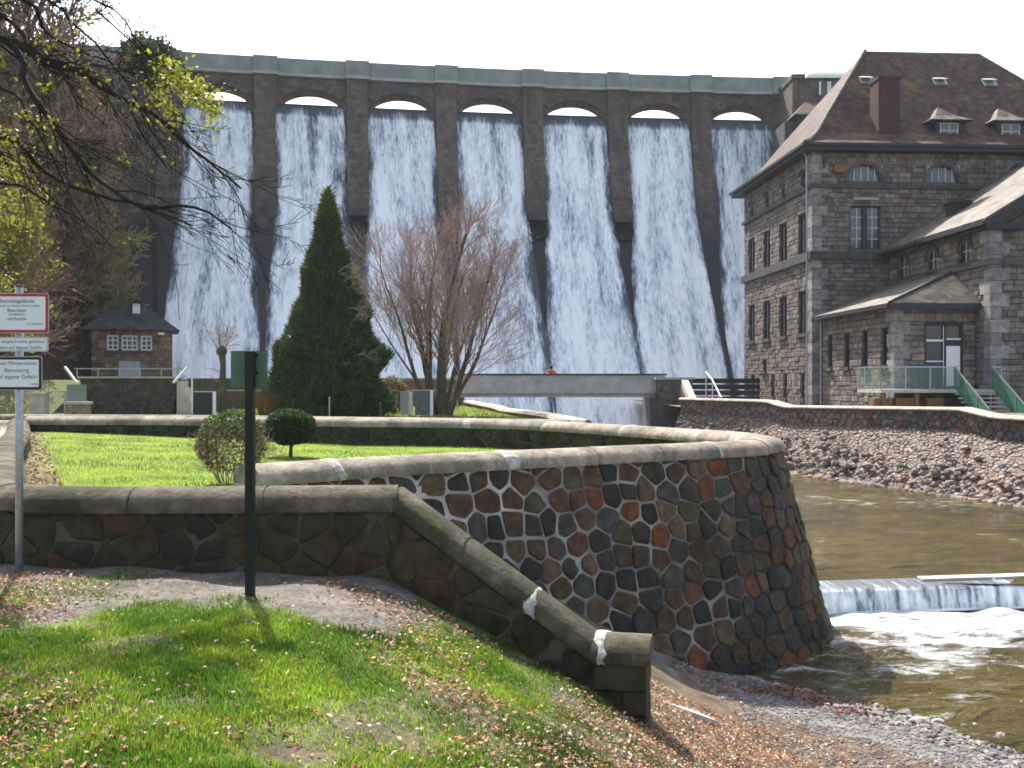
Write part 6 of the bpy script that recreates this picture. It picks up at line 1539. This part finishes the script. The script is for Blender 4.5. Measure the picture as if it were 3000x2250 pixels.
# undergrowth: brown brush that reads as one mass
n = 70000; rs = np.random.RandomState(44); y = rs.uniform(45, 90, n); x = -y * rs.uniform(0.345, 0.60, n); z = hillz(x, y); h = rs.uniform(0, 1, n) ** 1.4 * (2.8 + 1.6 * np.sin(x * 0.6) * np.sin(y * 0.5))
P = np.stack([x, y, z + h], 1); k = (hillz(x, y) > -0.6) & ((y > 77) | (x / y < -0.45)); P = P[k]; n = len(P)
D = rs.normal(0, 1, (n, 3)); D[:, 2] = np.abs(D[:, 2]) + 0.3; D /= np.linalg.norm(D, axis=1)[:, None]; B = np.cross(D, rs.normal(0, 1, (n, 3))); B /= np.linalg.norm(B, axis=1)[:, None]; L = rs.uniform(0.15, 0.55, n)[:, None]
V = np.stack([P - D * L * 0.5, P + B * 0.035, P + D * L, P - B * 0.035], 1).reshape(-1, 3)
C = np.array([(0.24, 0.165, 0.115), (0.30, 0.21, 0.15), (0.18, 0.125, 0.09), (0.20, 0.19, 0.07), (0.33, 0.22, 0.17)])[rs.randint(0, 5, n)] * rs.uniform(0.6, 1.3, n)[:, None]
array_mesh('undergrowth', V, np.arange(4 * n).reshape(-1, 4), np.repeat(C, 4, 0), M['needle'], None, False, 'stuff')
# evergreens at the crest end and leafing trees at the left edge
eg = thing('evergreen_tree', (-30.8, 84.5, 15), 'dark evergreen tree rising above the dam crest behind the branches', 'tree')
mb = MB(); mb.tube([(-30.8, 84.5, 12), (-30.6, 84.5, 28)], [0.14, 0.06], 6); mb.build('trunk', M['bark'], eg)
leafball('crown', eg, (-30.6, 84.5, 27.6), 2.3, 2.0, 1.6, 3500, 0.30, lambda P, rs: np.array([(0.03, 0.055, 0.02), (0.05, 0.075, 0.022), (0.035, 0.06, 0.025)])[rs.randint(0, 3, len(P))], 15, 0.45, 0.3)
def leafy(x, y, z0, H, rx, seed, lab):
    t_ = thing('leafing_tree', (x, y, z0), lab, 'tree'); r = random.Random(seed); a, b = MB(), MB(); pts = [Vector((x, y, z0 - 0.3))]; d = Vector((0, 0, 1)); tips = []
    for k in range(6): d = (d + perp(d, r) * 0.10).normalized(); pts.append(pts[-1] + d * H * 0.8 / 6)
    a.tube(pts, [0.17 * (1 - 0.12 * k) for k in range(7)], 7, cap=False); c_ = dict(wob=0.35, trop=0.02, rmin=0.008, kids=[5, 5], t0=0.25, ang=40, ratio=0.55)
    for k in range(26): t = r.uniform(0.25, 1); i = min(5, int(t * 6)); q = pts[i].lerp(pts[i+1], t * 6 - i); an = r.uniform(0, 6.28); grow(a, q, Vector((math.cos(an), math.sin(an), r.uniform(0.1, 0.9))).normalized(), rx * r.uniform(0.6, 1.0), 0.04, 2, r, c_, tips)
    a.build('trunk', M['bark'], t_); rs = np.random.RandomState(seed)
    T = np.array([tuple(p) for p, _ in tips]); P = np.repeat(T, 7, 0) + rs.normal(0, 0.16, (len(T) * 7, 3)); m = len(P)
    A = rs.normal(0, 1, (m, 3)); A /= np.linalg.norm(A, axis=1)[:, None]; B = np.cross(A, rs.normal(0, 1, (m, 3))); B /= np.linalg.norm(B, axis=1)[:, None]; s = rs.uniform(0.05, 0.11, m)[:, None]
    V = np.stack([P - A * s, P + B * s * 0.6, P + A * s, P - B * s * 0.6], 1).reshape(-1, 3); C = np.array([(0.19, 0.19, 0.022), (0.24, 0.22, 0.03), (0.14, 0.15, 0.02)])[rs.randint(0, 3, m)] * rs.uniform(0.7, 1.3, m)[:, None]
    array_mesh('crown', V, np.arange(4 * m).reshape(-1, 4), np.repeat(C, 4, 0), M['leaf'], t_)
leafy(-17.9, 34.5, -0.8, 8.6, 2.2, 5, 'yellow green leafing tree behind the traffic signs')
leafy(-21.3, 37.0, 0.2, 11.5, 3.2, 7, 'taller yellow green leafing tree at the left edge behind the bare branches')
leafy(-24.5, 46.0, 2.0, 10.5, 3.0, 9, 'yellowish leafing tree farther up the slope above the signs')

# ------------------------------------------------------------------ overhanging tree near the camera
ot = thing('overhanging_tree', (-8.9, 9.9, -1.8), 'near tree reaching dark bare branches with young yellow leaves over the left side', 'tree')
def ray(px, py, dpth): return Vector(((px * 0.4629 - 512) / 1000 * dpth, dpth, (829.5 - py) * 0.4629 / 1000 * dpth))
mb = MB(); r = random.Random(17); mb.tube([(-8.9, 9.9, -2.0), (-8.8, 9.9, 0.5), (-8.5, 9.95, 2.8), (-8.2, 10.0, 5.2), (-8.1, 10.0, 7.5)], [0.36, 0.28, 0.25, 0.19, 0.08], 12); mb.build('trunk', M['bark'], ot, smooth=True)
LIMBS = [([(-330, -60), (0, 33), (67, 113), (110, 143), (200, 167), (277, 227), (313, 300), (363, 363)], 8.7, 8.2, 0.032, 3.6),
         ([(-330, 0), (0, 82), (77, 123), (173, 160), (267, 217), (333, 247), (400, 310), (467, 363), (520, 407)], 8.8, 9.2, 0.05, 3.8),
         ([(-330, -20), (17, 93), (53, 177), (127, 283), (187, 363), (267, 427), (300, 447), (427, 450), (500, 493)], 8.6, 8.0, 0.042, 3.7),
         ([(-330, 210), (0, 293), (43, 307), (83, 360), (140, 397), (233, 427), (333, 453), (420, 490)], 8.9, 8.8, 0.038, 2.9),
         ([(-330, 330), (0, 397), (40, 400), (107, 440), (200, 490), (270, 560)], 9.0, 9.2, 0.026, 2.3),
         ([(-300, -120), (50, 0), (87, 43), (100, 70), (153, 103), (233, 133), (330, 190)], 8.6, 9.4, 0.024, 4.6),
         ([(-280, -160), (100, 0), (143, 40), (200, 87), (240, 137), (300, 220), (340, 290)], 8.7, 9.0, 0.022, 4.8),
         ([(-260, -200), (207, 0), (283, 70), (333, 123), (400, 190)], 8.7, 9.6, 0.018, 5.0),
         ([(-330, 100), (0, 190), (60, 250), (110, 330), (150, 420), (210, 520)], 8.6, 7.9, 0.022, 3.2),
         ([(-330, 260), (0, 330), (70, 400), (105, 450)], 8.8, 8.9, 0.018, 2.7)]
cfo = dict(wob=0.30, trop=-0.035, rmin=0.0032, kids=[4, 4], t0=0.15, ang=30, ratio=0.55)
bm_ = MB(); tips = []
for (poly, d0, d1, r0, zt) in LIMBS:
    n = len(poly); pts = [ray(x, y, d0 + 1.3 + (d1 - d0 + 0.25) * k / (n - 1) + 0.08 * math.sin(k * 2.1)) for k, (x, y) in enumerate(poly)]
    pts = [Vector((-8.3, 9.98, zt * 1.12))] + pts; P = Path(pts, 4); m = 40
    Q = [P.at(P.len * k / m) + Vector((r.uniform(-.012, .012), r.uniform(-.012, .012), r.uniform(-.012, .012))) for k in range(m + 1)]
    bm_.tube(Q, [r0 * 0.88 * (1.5 - 1.30 * k / m) + 0.003 for k in range(m + 1)], 6, cap=False)
    for k in range(17):
        t = r.uniform(0.34, 1.0); i = min(m - 1, int(t * m))
        if Q[i].x / Q[i].y < -0.40 and Q[i].z / Q[i].y < 0.225: continue
        dd = (Q[i + 1] - Q[i]).normalized(); a = math.radians(r.uniform(18, 50)); pv = perp(dd, r); pv.y *= 0.5
        grow(bm_, Q[i], (dd * math.cos(a) + pv * math.sin(a) + Vector((0.1, 0, -0.12))).normalized(), r.uniform(0.5, 1.15), r0 * 0.30 * (1.2 - t) + 0.004, 2 if r.random() < 0.7 else 1, r, cfo, tips)
bm_.build('branch', M['branch_dark'], ot)
rs = np.random.RandomState(19); LP_ = []
for p, d in tips:
    px = p.x / p.y * 1000; pz_ = p.z / p.y * 1000; X2, Y2 = (px + 512) / 0.4629, 829.5 - pz_ / 0.4629
    w = 0.03
    if 330 < X2 < 500 and 120 < Y2 < 270: w = 0.6
    elif 230 < X2 < 480 and 80 < Y2 < 280: w = 0.10
    elif X2 < 110 and 170 < Y2 < 640: w = 0.22
    elif Y2 < 130 and X2 < 420: w = 0.06
    if rs.uniform() < w: LP_ += [tuple(p + Vector(rs.normal(0, 0.055, 3))) for _ in range(rs.randint(4, 11))]
spray = [(ray(370 + 95 * t + rs.normal(0, 12), 155 + 85 * t + rs.normal(0, 16), 10.2 + rs.normal(0, 0.14))) for t in rs.uniform(-0.1, 1.1, 520)]
twg = MB()
for k in range(16): a = ray(320 + 9 * k, 120 + 8 * k, 10.2); b = a + Vector((rs.uniform(0.05, 0.25), rs.uniform(-.1, .1), rs.uniform(-0.22, 0.05))); twg.tube([a, (a + b) / 2 + Vector((0, 0, 0.015)), b], [0.005, 0.004, 0.002], 3, cap=False)
a, b = ray(300, 105, 10.25), ray(478, 245, 10.2); twg.tube([ray(207, 20, 10.6), a, a.lerp(b, 0.5) + Vector((0, 0, 0.03)), b], [0.011, 0.009, 0.007, 0.003], 5, cap=False); twg.build('leafy_branch', M['branch_dark'], ot)
P = np.array(LP_ + [tuple(p) for p in spray]); m = len(P); A = rs.normal(0, 1, (m, 3)); A /= np.linalg.norm(A, axis=1)[:, None]; B = np.cross(A, rs.normal(0, 1, (m, 3))); B /= np.linalg.norm(B, axis=1)[:, None]; s = rs.uniform(0.015, 0.038, m)[:, None]
V = np.stack([P - A * s, P + B * s * 0.55, P + A * s, P - B * s * 0.55], 1).reshape(-1, 3); C = np.array([(0.26, 0.27, 0.03), (0.32, 0.31, 0.045), (0.20, 0.22, 0.025)])[rs.randint(0, 3, m)] * rs.uniform(0.75, 1.25, m)[:, None]
array_mesh('crown', V, np.arange(4 * m).reshape(-1, 4), np.repeat(C, 4, 0), M['leaf'], ot)

# ------------------------------------------------------------------ signs
gs = thing('green_sign', (-2.215, 8.47, -1.80), 'back of a green square sign on a dark green post in the grass', 'sign')
mb = MB(); mb.box((-0.036, -0.036, -0.4), (0.036, 0.036, 2.06)); mb.build('post', M['green_steel'], gs, local=True)
mb = MB(); mb.box((-0.175, 0.040, 1.76), (0.135, 0.046, 2.07)); mb.build('plate', M['green_plate'], gs, local=True)
for z in (1.87, 2.02): mb = MB(); mb.box((-0.06, 0.0365, z), (0.06, 0.0397, z + 0.025)); mb.build('clamp', M['green_steel'], gs, local=True)
gl = float(gz(-2.215, 8.47)); gs.location.z = gl
for ch in gs.children:
    pass
ts = thing('sign_post', (-4.65, 9.45, -1.80), 'galvanised post carrying three white notice plates at the left edge', 'sign')
ts.location.z = float(gz(-4.65, 9.45)); dz = -1.80 - ts.location.z
mb = MB(); mb.tube([(0, 0, -0.4), (0, 0, 2.72 + dz)], [0.036, 0.036], 14); mb.build('post', M['steel'], ts, local=True, smooth=True)
def rrect(w, h, r, y, cx=0, cz=0, n=5):
    out = []
    for sx, sz, a0 in ((1, 1, 0), (-1, 1, 90), (-1, -1, 180), (1, -1, 270)):
        for k in range(n + 1):
            a = math.radians(a0 + 90 * k / n); out.append((cx + sx * (w/2 - r) + r * math.cos(a), y, cz + sz * (h/2 - r) + r * math.sin(a)))
    return out
def text(body, size, x, z, y, parent, align='CENTER', mat='ink'):
    c = bpy.data.curves.new('lettering', 'FONT'); c.body = body; c.size = size; c.align_x = align; c.align_y = 'CENTER'; c.extrude = 0.0004
    c.materials.append(M[mat]); tmp = bpy.data.objects.new('tmp', c); me = bpy.data.meshes.new_from_object(tmp); bpy.data.objects.remove(tmp); o = bpy.data.objects.new('lettering', me); col.objects.link(o); o.parent = parent; o.location = (x, y, z); o.rotation_euler = (math.radians(90), 0, 0); return o
S1 = 1000 / 0.4629 / 9.42
def zz_(py): return (829.5 - py) / S1 + 1.80 + dz
def plate(name, top, bot, w, border, bw_, lines, cx=0.0):
    h = (bot - top) / S1; cz = zz_((top + bot) / 2); yb = -0.045
    mb = MB(); mb.prism(rrect(w, h, 0.022, yb, cx, cz), Vector((0, 0.004, 0))); p = mb.build(name, M['sign_back'], ts, local=True)
    if border:
        mb = MB(); mb.prism(rrect(w - 0.012, h - 0.012, 0.02, yb - 0.002, cx, cz), Vector((0, 0.0015, 0))); mb.build('border', M[border], p, local=True)
    mb = MB(); mb.prism(rrect(w - bw_, h - bw_, 0.012, yb - 0.004, cx, cz), Vector((0, 0.0015, 0))); mb.build('face', M['sign_white'], p, local=True)
    for (t, s, x, py, al) in lines: text(t, s, x + cx, zz_(py), yb - 0.0048, p, al)
plate('notice_plate', 634, 720, 0.60, 'sign_red', 0.062, [('Betriebsgelände', 0.052, 0.0, 651, 'CENTER'), ('der Talsperre ist umzäunt, Zutritt nur befugt', 0.024, 0.0, 661, 'CENTER'), ('Betreten', 0.05, 0.0, 671, 'CENTER'), ('und Befahren', 0.03, 0.0, 679.5, 'CENTER'), ('verboten', 0.05, 0.0, 689, 'CENTER'), ('Der Betreiber', 0.026, 0.17, 700, 'CENTER')])
plate('notice_plate', 728, 760, 0.59, None, 0.03, [('Wege eingeschränkt gestreut', 0.044, 0.0, 738, 'CENTER'), ('Betreten auf eigene Gefahr', 0.044, 0.0, 751, 'CENTER')])
plate('notice_plate', 770, 843, 0.475, 'sign_black', 0.062, [('Kein Winterdienst', 0.05, 0.0, 785, 'CENTER'), ('Benutzung', 0.055, 0.0, 800, 'CENTER'), ('auf eigene Gefahr', 0.055, 0.0, 814, 'CENTER'), ('WSA', 0.03, 0.17, 830, 'CENTER')])
for py in (650, 705, 735, 752, 785, 830): mb = MB(); mb.box((-0.045, -0.0405, zz_(py) - 0.014), (0.045, -0.0365, zz_(py) + 0.014)); mb.build('clamp', M['steel'], ts, local=True)
mb = MB(); mb.lathe([(0.039, 2.7201 + dz), (0.03, 2.735 + dz), (0.0, 2.74 + dz)], (0, 0, 0), 14); mb.build('cap', M['sign_black'], ts, local=True)

# ------------------------------------------------------------------ thin haze over the valley
hm = bpy.data.materials.new('haze'); hm.use_nodes = True; ht = hm.node_tree; ht.nodes.remove(ht.nodes['Principled BSDF'])
pv_ = ht.nodes.new('ShaderNodeVolumePrincipled'); pv_.inputs['Color'].default_value = (0.93, 0.96, 1.0, 1); pv_.inputs['Density'].default_value = 0.0002; pv_.inputs['Anisotropy'].default_value = 0.2
ht.links.new(pv_.outputs[0], ht.nodes['Material Output'].inputs['Volume'])
mb = MB(); mb.box((-720, -220, -7.6), (720, 1220, 36)); o = mb.build('haze', hm); o['kind'] = 'stuff'
